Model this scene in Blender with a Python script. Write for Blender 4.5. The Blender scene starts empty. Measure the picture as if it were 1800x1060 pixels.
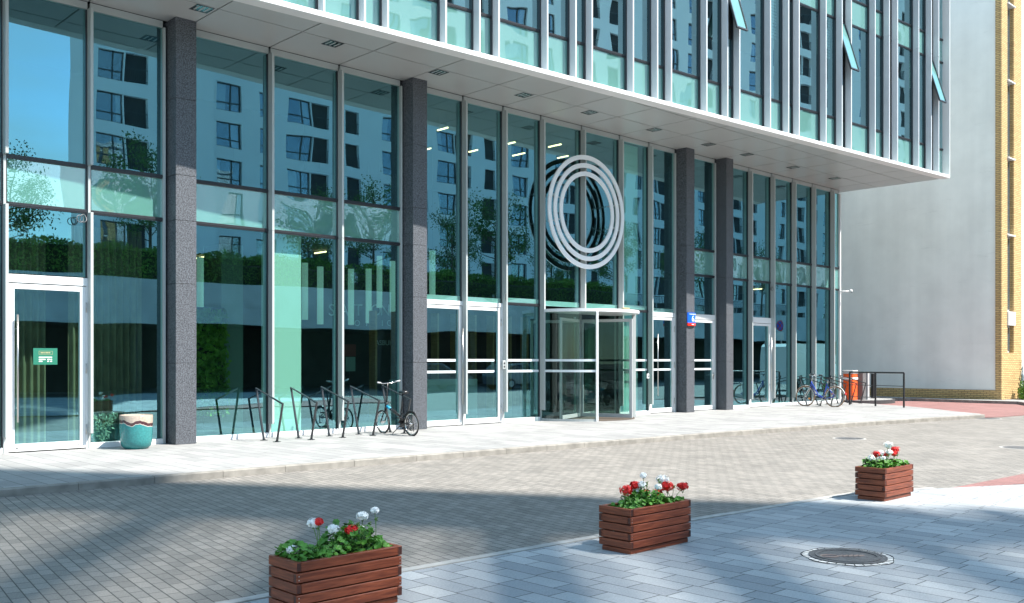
import bpy, bmesh, math, random
from mathutils import Vector, Matrix
R = math.radians
rnd = random.Random(7)
S = bpy.context.scene
COL = S.collection

# ------------------------------------------------------------------ camera, sky, sun, exposure
F = 1680.0; CX = 900.0; HY = 633.0; CH = 1.6
AV = math.atan(1765 / F); FS, FC = math.sin(AV), math.cos(AV)
cd = bpy.data.cameras.new("Camera"); cam = bpy.data.objects.new("Camera", cd); COL.objects.link(cam)
cam.location = (0, 0, CH); cam.rotation_euler = (R(90), 0, math.atan2(FS, FC) - R(90))
cd.sensor_width = 36; cd.lens = F / 1800 * 36; cd.shift_y = (HY - 530) / 1800; cd.clip_end = 2000
S.camera = cam
def ray(px, py):
    t = (px - CX) / F
    return (FC + t * FS, FS - t * FC, (HY - py) / F)
def onY(px, py, Y):
    r = ray(px, py); k = Y / r[1]; return Vector((r[0] * k, Y, CH + r[2] * k))
def onZ(px, py, z=0.0):
    r = ray(px, py); k = (z - CH) / r[2]; return Vector((r[0] * k, r[1] * k, z))

AZ = math.atan2(0.527, -0.85); EL = R(52)
W = bpy.data.worlds.new("World"); S.world = W; W.use_nodes = True
nt = W.node_tree; nt.nodes.clear()
wo = nt.nodes.new("ShaderNodeOutputWorld"); bg = nt.nodes.new("ShaderNodeBackground")
sky = nt.nodes.new("ShaderNodeTexSky"); sky.sky_type = 'NISHITA'; sky.sun_disc = False
sky.sun_elevation = EL; sky.sun_rotation = AZ; sky.air_density = 1.0; sky.dust_density = 0.25; sky.ozone_density = 1.5
tc = nt.nodes.new("ShaderNodeTexCoord"); mp = nt.nodes.new("ShaderNodeMapping"); mp.inputs['Scale'].default_value = (1, 1, 2.2)
cn = nt.nodes.new("ShaderNodeTexNoise"); cn.inputs['Scale'].default_value = 2.6; cn.inputs['Detail'].default_value = 6; cn.inputs['Roughness'].default_value = .55
cr = nt.nodes.new("ShaderNodeValToRGB"); cr.color_ramp.elements[0].position = .42; cr.color_ramp.elements[1].position = .66
cr.color_ramp.elements[1].color = (.75, .75, .75, 1)
cm = nt.nodes.new("ShaderNodeMixRGB"); cm.inputs[2].default_value = (3.9, 4.3, 4.7, 1)
nt.links.new(tc.outputs['Generated'], mp.inputs[0]); nt.links.new(mp.outputs[0], cn.inputs[0]); nt.links.new(cn.outputs[0], cr.inputs[0])
nt.links.new(cr.outputs[0], cm.inputs[0]); nt.links.new(sky.outputs[0], cm.inputs[1]); tint_ = nt.nodes.new('ShaderNodeMixRGB'); tint_.blend_type = 'MULTIPLY'; tint_.inputs[0].default_value = 1; tint_.inputs[2].default_value = (.84, 1.02, 1.0, 1); nt.links.new(cm.outputs[0], tint_.inputs[1]); nt.links.new(tint_.outputs[0], bg.inputs[0])
bg.inputs[1].default_value = 0.11
nt.links.new(bg.outputs[0], wo.inputs[0])
sd = bpy.data.lights.new("Sun", 'SUN'); sd.energy = 4.1; sd.angle = R(0.5); sd.color = (1.0, .95, .87)
so = bpy.data.objects.new("Sun", sd); COL.objects.link(so)
sdir = Vector((math.sin(AZ) * math.cos(EL), math.cos(AZ) * math.cos(EL), math.sin(EL)))
so.rotation_euler = sdir.to_track_quat('Z', 'Y').to_euler(); so.location = (0, -20, 60)
S.view_settings.view_transform = 'Standard'; S.view_settings.look = 'None'; S.view_settings.gamma = 1
S.view_settings.use_curve_mapping = False; S.view_settings.exposure = 1.4
S.render.engine = 'CYCLES'
cy = S.cycles; cy.use_denoising = True; cy.max_bounces = 10; cy.transparent_max_bounces = 16; cy.glossy_bounces = 5
cy.diffuse_bounces = 4; cy.caustics_reflective = False; cy.caustics_refractive = False; cy.sample_clamp_indirect = 6

# ------------------------------------------------------------------ helpers
class MB:
    def __init__(s): s.v = []; s.f = []; s.m = Matrix.Identity(4)
    def add(s, vs, fs):
        n = len(s.v); s.v += [tuple(s.m @ Vector(p)) for p in vs]; s.f += [tuple(i + n for i in f) for f in fs]; return s
    def box(s, x0, x1, y0, y1, z0, z1):
        return s.add([(x0,y0,z0),(x1,y0,z0),(x1,y1,z0),(x0,y1,z0),(x0,y0,z1),(x1,y0,z1),(x1,y1,z1),(x0,y1,z1)],
                     [(0,3,2,1),(4,5,6,7),(0,1,5,4),(1,2,6,5),(2,3,7,6),(3,0,4,7)])
    def bbox(s, x0, x1, y0, y1, z0, z1, b=.006):          # box with chamfered edges
        x = (x0, x0+b, x1-b, x1); y = (y0, y0+b, y1-b, y1); z = (z0, z0+b, z1-b, z1)
        bm = bmesh.new(); bmesh.ops.create_cube(bm, size=1)
        for v in bm.verts: v.co = Vector(((x0+x1)/2+v.co.x*(x1-x0), (y0+y1)/2+v.co.y*(y1-y0), (z0+z1)/2+v.co.z*(z1-z0)))
        bmesh.ops.bevel(bm, geom=list(bm.edges), offset=b, segments=1, affect='EDGES')
        bm.verts.index_update()
        s.add([tuple(v.co) for v in bm.verts], [tuple(v.index for v in f.verts) for f in bm.faces]); bm.free(); return s
    def quad(s, a, b, c, d): return s.add([a, b, c, d], [(0, 1, 2, 3)])
    def tube(s, pts, r, n=8, closed=False, caps=True):
        pts = [Vector(p) for p in pts]; rr = r if isinstance(r, (list, tuple)) else [r] * len(pts)
        vs = []; fs = []; N = len(pts); up = None
        for i, p in enumerate(pts):
            a = pts[i-1] if (i > 0 or closed) else p; b = pts[(i+1) % N] if (i < N-1 or closed) else p
            t = (b - a).normalized() if (b - a).length > 1e-9 else Vector((0, 0, 1))
            if up is None: up = Vector((0, 0, 1)) if abs(t.z) < .9 else Vector((1, 0, 0))
            x = t.cross(up).normalized(); y = x.cross(t).normalized(); up = y
            for k in range(n):
                an = 2*math.pi*(k+.5)/n; vs.append(tuple(p + (x*math.cos(an) + y*math.sin(an)) * rr[i]))
        M = N if closed else N - 1
        for i in range(M):
            j = (i+1) % N
            for k in range(n): fs.append((i*n+k, i*n+(k+1) % n, j*n+(k+1) % n, j*n+k))
        if caps and not closed: fs.append(tuple(range(n))[::-1]); fs.append(tuple((N-1)*n+k for k in range(n)))
        return s.add(vs, fs)
    def cyl(s, c, r, z0, z1, n=24, r2=None):
        r2 = r if r2 is None else r2
        vs = [(c[0]+r*math.cos(2*math.pi*k/n), c[1]+r*math.sin(2*math.pi*k/n), z0) for k in range(n)] + [(c[0]+r2*math.cos(2*math.pi*k/n), c[1]+r2*math.sin(2*math.pi*k/n), z1) for k in range(n)]
        return s.add(vs, [(k, (k+1) % n, n+(k+1) % n, n+k) for k in range(n)] + [tuple(range(n))[::-1], tuple(range(n, 2*n))])
    def lathe(s, prof, c=(0, 0, 0), n=32):
        vs = []; fs = []
        for r, z in prof:
            for k in range(n): vs.append((c[0]+r*math.cos(2*math.pi*k/n), c[1]+r*math.sin(2*math.pi*k/n), c[2]+z))
        for i in range(len(prof)-1):
            for k in range(n): fs.append((i*n+k, i*n+(k+1) % n, (i+1)*n+(k+1) % n, (i+1)*n+k))
        return s.add(vs, fs)
    def prism(s, poly, z0, z1):
        n = len(poly)
        return s.add([(p[0], p[1], z0) for p in poly] + [(p[0], p[1], z1) for p in poly],
                     [tuple(range(n))[::-1], tuple(range(n, 2*n))] + [(k, (k+1) % n, n+(k+1) % n, n+k) for k in range(n)])
    def build(s, name, m, parent=None, smooth=False, base=None):
        me = bpy.data.meshes.new(name); me.from_pydata(s.v, [], s.f); me.update()
        if m: me.materials.append(m)
        if smooth: me.polygons.foreach_set('use_smooth', [True]*len(me.polygons))
        o = bpy.data.objects.new(name, me); COL.objects.link(o)
        if parent: o.parent = parent
        if base is not None: o.location = -Vector(base)
        return o
def tag(o, label=None, cat=None, group=None, kind=None):
    for k, v in (('label', label), ('category', cat), ('group', group), ('kind', kind)):
        if v: o[k] = v
    return o
def thing(name, loc, label, cat, group=None, rz=0):
    o = bpy.data.objects.new(name, None); COL.objects.link(o); o.location = loc; o.rotation_euler = (0, 0, rz)
    o.empty_display_size = .2
    return tag(o, label, cat, group)
def copy_tree(o, parent=None):
    c = o.copy(); COL.objects.link(c)
    if parent: c.parent = parent
    for ch in [x for x in KIDS(o)]: copy_tree(ch, c)
    return c
def KIDS(o): return [x for x in COL.objects if x.parent == o]
def text_mb(body, size, depth=.004, align='CENTER', spacing=1.0):
    cu = bpy.data.curves.new("t", 'FONT'); cu.body = body; cu.size = size; cu.extrude = depth; cu.align_x = align; cu.align_y = 'CENTER'
    cu.resolution_u = 3; cu.space_character = spacing
    o = bpy.data.objects.new("t", cu); COL.objects.link(o); bpy.context.view_layer.update()
    dg = bpy.context.evaluated_depsgraph_get(); me = bpy.data.meshes.new_from_object(o.evaluated_get(dg))
    b = MB(); b.add([tuple(v.co) for v in me.vertices], [tuple(p.vertices) for p in me.polygons])
    bpy.data.objects.remove(o); bpy.data.curves.remove(cu); bpy.data.meshes.remove(me)
    return b
def text(body, size, m, parent, origin, name='lettering', rot=None, spacing=1.0, depth=.004, align='CENTER', base=None):
    t = text_mb(body, size, depth, align, spacing)
    M = Matrix.Translation(origin) @ (rot if rot is not None else Matrix.Rotation(R(90), 4, 'X'))   # default: readable from -Y
    t.v = [tuple(M @ Vector(p)) for p in t.v]
    return t.build(name, m, parent, base=base)

# ------------------------------------------------------------------ materials
def nodes(name):
    m = bpy.data.materials.new(name); m.use_nodes = True; t = m.node_tree; b = t.nodes['Principled BSDF']; return m, t, b
def pbr(name, c, rough=.5, metal=0, var=.0, vscale=8, bump=0, bscale=60, c2=None, spec=None, coat=0, stretch=None, world=False, detail=4):
    m, t, b = nodes(name); N = t.nodes.new; L = t.links.new
    b.inputs['Base Color'].default_value = (*c, 1); b.inputs['Roughness'].default_value = rough; b.inputs['Metallic'].default_value = metal
    if spec is not None: b.inputs['Specular IOR Level'].default_value = spec
    if coat: b.inputs['Coat Weight'].default_value = coat; b.inputs['Coat Roughness'].default_value = .06
    if var or bump or c2:
        if world: g = N('ShaderNodeNewGeometry').outputs['Position']
        else: g = N('ShaderNodeTexCoord').outputs['Object']
        if stretch:
            mpn = N('ShaderNodeMapping'); mpn.inputs['Scale'].default_value = stretch; L(g, mpn.inputs[0]); g = mpn.outputs[0]
    if var or c2:
        n = N('ShaderNodeTexNoise'); n.inputs['Scale'].default_value = vscale; n.inputs['Detail'].default_value = detail; L(g, n.inputs['Vector'])
        r = N('ShaderNodeValToRGB'); r.color_ramp.elements[0].position = .3; r.color_ramp.elements[1].position = .7
        ca = tuple(max(0, x*(1-var)) for x in c); cb = c2 if c2 else tuple(min(1, x*(1+var)) for x in c)
        r.color_ramp.elements[0].color = (*ca, 1); r.color_ramp.elements[1].color = (*cb, 1)
        L(n.outputs[0], r.inputs[0]); L(r.outputs[0], b.inputs['Base Color'])
    if bump:
        n2 = N('ShaderNodeTexNoise'); n2.inputs['Scale'].default_value = bscale; n2.inputs['Detail'].default_value = 5; L(g, n2.inputs['Vector'])
        bp = N('ShaderNodeBump'); bp.inputs['Strength'].default_value = bump; bp.inputs['Distance'].default_value = .01
        L(n2.outputs[0], bp.inputs['Height']); L(bp.outputs[0], b.inputs['Normal'])
    return m
def glass(name, tint, refl, fmin=.28, wav=.12, wscale=.55, rough=0.0, f90=1.0):
    m, t, b = nodes(name); t.nodes.remove(b); N = t.nodes.new; L = t.links.new; out = t.nodes['Material Output']
    tr = N('ShaderNodeBsdfTransparent'); tr.inputs[0].default_value = (*tint, 1)
    gl = N('ShaderNodeBsdfGlossy'); gl.inputs['Color'].default_value = (*refl, 1); gl.inputs['Roughness'].default_value = rough
    fr = N('ShaderNodeFresnel'); fr.inputs[0].default_value = 1.5
    mr = N('ShaderNodeMapRange'); mr.inputs[1].default_value = .04; mr.inputs[2].default_value = 1; mr.inputs[3].default_value = fmin; mr.inputs[4].default_value = f90
    L(fr.outputs[0], mr.inputs[0])
    gb = N('ShaderNodeNewGeometry'); inv = N('ShaderNodeMath'); inv.operation = 'MULTIPLY_ADD'; inv.inputs[1].default_value = -1; inv.inputs[2].default_value = 1; L(gb.outputs['Backfacing'], inv.inputs[0])
    mm = N('ShaderNodeMath'); mm.operation = 'MULTIPLY'; L(inv.outputs[0], mm.inputs[0]); L(mr.outputs[0], mm.inputs[1])
    tm = N('ShaderNodeMixRGB'); L(gb.outputs['Backfacing'], tm.inputs[0]); tm.inputs[1].default_value = (*tint, 1); tm.inputs[2].default_value = (1, 1, 1, 1); L(tm.outputs[0], tr.inputs[0])
    mx = N('ShaderNodeMixShader'); L(mm.outputs[0], mx.inputs[0]); L(tr.outputs[0], mx.inputs[1]); L(gl.outputs[0], mx.inputs[2])
    g = N('ShaderNodeNewGeometry'); oi = N('ShaderNodeObjectInfo')
    va = N('ShaderNodeVectorMath'); va.operation = 'MULTIPLY_ADD'; va.inputs[1].default_value = (1, 1, .8); L(g.outputs['Position'], va.inputs[0])
    cmb = N('ShaderNodeCombineXYZ'); mu = N('ShaderNodeMath'); mu.operation = 'MULTIPLY'; mu.inputs[1].default_value = 37; L(oi.outputs['Random'], mu.inputs[0])
    L(mu.outputs[0], cmb.inputs[0]); L(mu.outputs[0], cmb.inputs[2]); L(cmb.outputs[0], va.inputs[2])
    n = N('ShaderNodeTexNoise'); n.inputs['Scale'].default_value = wscale; n.inputs['Detail'].default_value = 1.0; L(va.outputs[0], n.inputs['Vector'])
    bp = N('ShaderNodeBump'); bp.inputs['Strength'].default_value = 1; bp.inputs['Distance'].default_value = wav * .1
    L(n.outputs[0], bp.inputs['Height']); L(bp.outputs[0], gl.inputs['Normal'])
    L(mx.outputs[0], out.inputs[0]); return m
def frit(name, c, gfac=.22, wav=.15):
    m, t, b = nodes(name); N = t.nodes.new; L = t.links.new; out = t.nodes['Material Output']
    b.inputs['Base Color'].default_value = (*c, 1); b.inputs['Roughness'].default_value = .35; b.inputs['Specular IOR Level'].default_value = .2
    gl = N('ShaderNodeBsdfGlossy'); gl.inputs['Color'].default_value = (.85, .98, 1, 1); gl.inputs['Roughness'].default_value = 0
    n = N('ShaderNodeTexNoise'); n.inputs['Scale'].default_value = .8; n.inputs['Detail'].default_value = 1; g = N('ShaderNodeNewGeometry'); L(g.outputs['Position'], n.inputs['Vector'])
    bp = N('ShaderNodeBump'); bp.inputs['Distance'].default_value = wav*.1; L(n.outputs[0], bp.inputs['Height']); L(bp.outputs[0], gl.inputs['Normal'])
    mx = N('ShaderNodeMixShader'); mx.inputs[0].default_value = gfac; L(b.outputs[0], mx.inputs[1]); L(gl.outputs[0], mx.inputs[2]); L(mx.outputs[0], out.inputs[0]); return m
def paving(name, c1, c2, mortar, bw, rh, rot, msize=.006, bump=.5, rough=.75, offset=.5, noise=.25, patch=.2, squash=1.0, freq=2, stain=(.6,.58,.55), tint2=None):
    """blocks laid in world coordinates: rows run along rot (radians from world X)"""
    m, t, b = nodes(name); N = t.nodes.new; L = t.links.new
    g = N('ShaderNodeNewGeometry'); mpn = N('ShaderNodeMapping'); mpn.inputs['Rotation'].default_value = (0, 0, -rot); L(g.outputs['Position'], mpn.inputs[0])
    br = N('ShaderNodeTexBrick'); L(mpn.outputs[0], br.inputs['Vector']); br.inputs['Scale'].default_value = 1
    br.inputs['Color1'].default_value = (*c1, 1); br.inputs['Color2'].default_value = (*c2, 1); br.inputs['Mortar'].default_value = (*mortar, 1)
    br.inputs['Mortar Size'].default_value = msize; br.inputs['Mortar Smooth'].default_value = .3; br.inputs['Brick Width'].default_value = bw; br.inputs['Row Height'].default_value = rh
    br.inputs['Bias'].default_value = 0; br.offset = offset; br.squash = squash; br.squash_frequency = freq
    n = N('ShaderNodeTexNoise'); n.inputs['Scale'].default_value = 70; n.inputs['Detail'].default_value = 3; L(g.outputs['Position'], n.inputs['Vector'])
    p = N('ShaderNodeTexNoise'); p.inputs['Scale'].default_value = .9; p.inputs['Detail'].default_value = 6; p.inputs['Roughness'].default_value = .62; L(g.outputs['Position'], p.inputs['Vector'])
    def scale(src, lo, hi):
        mr = N('ShaderNodeMapRange'); mr.inputs[1].default_value = .3; mr.inputs[2].default_value = .7; mr.inputs[3].default_value = lo; mr.inputs[4].default_value = hi; L(src, mr.inputs[0]); return mr.outputs[0]
    a = N('ShaderNodeMixRGB'); a.blend_type = 'MULTIPLY'; a.inputs[0].default_value = 1; L(br.outputs[0], a.inputs[1])
    ms = N('ShaderNodeMath'); ms.operation = 'MULTIPLY'; L(scale(n.outputs[0], 1-noise, 1+noise*.6), ms.inputs[0]); L(scale(p.outputs[0], 1-patch, 1+patch*.5), ms.inputs[1])
    cb = N('ShaderNodeCombineXYZ'); [L(ms.outputs[0], cb.inputs[i]) for i in range(3)]; L(cb.outputs[0], a.inputs[2])
    st = N('ShaderNodeTexNoise'); st.inputs['Scale'].default_value = 2.3; st.inputs['Detail'].default_value = 8; st.inputs['Roughness'].default_value = .75; L(g.outputs['Position'], st.inputs['Vector'])
    sr = N('ShaderNodeMapRange'); sr.inputs[1].default_value = .58; sr.inputs[2].default_value = .72; sr.inputs[4].default_value = .55; L(st.outputs[0], sr.inputs[0])
    a2 = N('ShaderNodeMixRGB'); a2.blend_type = 'MULTIPLY'; L(sr.outputs[0], a2.inputs[0]); L(a.outputs[0], a2.inputs[1]); a2.inputs[2].default_value = (*stain, 1)
    L(a2.outputs[0], b.inputs['Base Color']); b.inputs['Roughness'].default_value = rough; b.inputs['Specular IOR Level'].default_value = .35
    bp = N('ShaderNodeBump'); bp.inputs['Strength'].default_value = bump; bp.inputs['Distance'].default_value = .006; bp.invert = True
    ad = N('ShaderNodeMath'); ad.operation = 'MULTIPLY_ADD'; ad.inputs[1].default_value = -.35; L(n.outputs[0], ad.inputs[0]); L(br.outputs['Fac'], ad.inputs[2])
    L(ad.outputs[0], bp.inputs['Height']); L(bp.outputs[0], b.inputs['Normal']); return m
def bricks(name, c1, c2, mortar, bw=.25, rh=.075, axis='X', msize=.012):
    m, t, b = nodes(name); N = t.nodes.new; L = t.links.new
    g = N('ShaderNodeNewGeometry'); sp = N('ShaderNodeSeparateXYZ'); L(g.outputs['Position'], sp.inputs[0]); cb = N('ShaderNodeCombineXYZ')
    ad = N('ShaderNodeMath'); ad.operation = 'ADD'; L(sp.outputs[0], ad.inputs[0]); L(sp.outputs[1], ad.inputs[1]); L(ad.outputs[0], cb.inputs[0]); L(sp.outputs[2], cb.inputs[1])
    br = N('ShaderNodeTexBrick'); L(cb.outputs[0], br.inputs['Vector']); br.inputs['Scale'].default_value = 1
    br.inputs['Color1'].default_value = (*c1, 1); br.inputs['Color2'].default_value = (*c2, 1); br.inputs['Mortar'].default_value = (*mortar, 1)
    br.inputs['Mortar Size'].default_value = msize; br.inputs['Brick Width'].default_value = bw; br.inputs['Row Height'].default_value = rh
    L(br.outputs[0], b.inputs['Base Color']); b.inputs['Roughness'].default_value = .85
    bp = N('ShaderNodeBump'); bp.invert = True; bp.inputs['Distance'].default_value = .008; L(br.outputs['Fac'], bp.inputs['Height']); L(bp.outputs[0], b.inputs['Normal']); return m
def granite(name, base, sc=55):
    m, t, b = nodes(name); N = t.nodes.new; L = t.links.new; g = N('ShaderNodeTexCoord')
    n = N('ShaderNodeTexNoise'); n.inputs['Scale'].default_value = sc; n.inputs['Detail'].default_value = 5; n.inputs['Roughness'].default_value = .8; L(g.outputs['Object'], n.inputs['Vector'])
    r = N('ShaderNodeValToRGB'); e = r.color_ramp.elements; e[0].position = .40; e[1].position = .60
    e[0].color = (*[x*.25 for x in base], 1); e[1].color = (*[x*2.1 for x in base], 1)
    L(n.outputs[0], r.inputs[0]); L(r.outputs[0], b.inputs['Base Color']); b.inputs['Roughness'].default_value = .5; b.inputs['Specular IOR Level'].default_value = .35
    return m
def wood(name, c, c2):
    m, t, b = nodes(name); N = t.nodes.new; L = t.links.new; g = N('ShaderNodeTexCoord'); oi = N('ShaderNodeObjectInfo')
    va = N('ShaderNodeVectorMath'); va.operation = 'ADD'; L(g.outputs['Object'], va.inputs[0]); L(oi.outputs['Random'], va.inputs[1])
    mpn = N('ShaderNodeMapping'); mpn.inputs['Scale'].default_value = (1.6, 1.6, 22); L(va.outputs[0], mpn.inputs[0])
    n = N('ShaderNodeTexNoise'); n.inputs['Scale'].default_value = 3; n.inputs['Detail'].default_value = 6; n.inputs['Distortion'].default_value = .6; L(mpn.outputs[0], n.inputs['Vector'])
    r = N('ShaderNodeValToRGB'); e = r.color_ramp.elements; e[0].position = .33; e[1].position = .68; e[0].color = (*c, 1); e[1].color = (*c2, 1); L(n.outputs[0], r.inputs[0])
    v = N('ShaderNodeTexVoronoi'); v.inputs['Scale'].default_value = 7; L(va.outputs[0], v.inputs['Vector'])
    k = N('ShaderNodeMapRange'); k.inputs[1].default_value = .03; k.inputs[2].default_value = .11; k.inputs[3].default_value = .8; k.inputs[4].default_value = 0; L(v.outputs['Distance'], k.inputs[0])
    a = N('ShaderNodeMixRGB'); L(k.outputs[0], a.inputs[0]); L(r.outputs[0], a.inputs[1]); a.inputs[2].default_value = (*[x*.35 for x in c], 1)
    L(a.outputs[0], b.inputs['Base Color']); b.inputs['Roughness'].default_value = .42; b.inputs['Specular IOR Level'].default_value = .4
    bp = N('ShaderNodeBump'); bp.inputs['Strength'].default_value = .25; bp.inputs['Distance'].default_value = .004; L(n.outputs[0], bp.inputs['Height']); L(bp.outputs[0], b.inputs['Normal']); return m
def leafm(name, c, c2, trans=.25, sc=9):
    m = pbr(name, c, .45, var=.35, vscale=sc, c2=c2, spec=.35); t = m.node_tree; b = t.nodes['Principled BSDF']
    return m
def emis(name, c, s):
    m, t, b = nodes(name); b.inputs['Base Color'].default_value = (*c, 1); b.inputs['Emission Color'].default_value = (*c, 1); b.inputs['Emission Strength'].default_value = s; return m

ROAD_ROT = R(90 - 8)
def plasterm():
    m, t, b = nodes('white_plaster'); N = t.nodes.new; L = t.links.new; g = N('ShaderNodeNewGeometry')
    def noise(scale, stretch, det=6, ro=.6):
        mpn = N('ShaderNodeMapping'); mpn.inputs['Scale'].default_value = stretch; L(g.outputs['Position'], mpn.inputs[0]); n = N('ShaderNodeTexNoise'); n.inputs['Scale'].default_value = scale; n.inputs['Detail'].default_value = det; n.inputs['Roughness'].default_value = ro; L(mpn.outputs[0], n.inputs['Vector']); return n.outputs[0]
    def rng(src, a, c, lo, hi):
        mr = N('ShaderNodeMapRange'); mr.inputs[1].default_value = a; mr.inputs[2].default_value = c; mr.inputs[3].default_value = lo; mr.inputs[4].default_value = hi; L(src, mr.inputs[0]); return mr.outputs[0]
    def mul(x, y):
        q = N('ShaderNodeMath'); q.operation = 'MULTIPLY'; L(x, q.inputs[0]); L(y, q.inputs[1]); return q.outputs[0]
    v = mul(mul(rng(noise(.5,(1,1,1)), .3,.7,.90,1.05), rng(noise(1.2,(1,1,.06),4), .35,.7,1.02,.93)), rng(noise(1.1,(1,.35,2.2),9,.72), .60,.72,1.0,.86))
    a = N('ShaderNodeMixRGB'); a.blend_type = 'MULTIPLY'; a.inputs[0].default_value = 1; a.inputs[1].default_value = (.93,.93,.88,1); cb = N('ShaderNodeCombineXYZ'); [L(v, cb.inputs[i]) for i in range(3)]; L(cb.outputs[0], a.inputs[2]); L(a.outputs[0], b.inputs['Base Color']); b.inputs['Roughness'].default_value = .9
    bp = N('ShaderNodeBump'); bp.inputs['Strength'].default_value = .3; bp.inputs['Distance'].default_value = .02; L(noise(3,(1,1,1)), bp.inputs['Height']); L(bp.outputs[0], b.inputs['Normal']); return m
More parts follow.
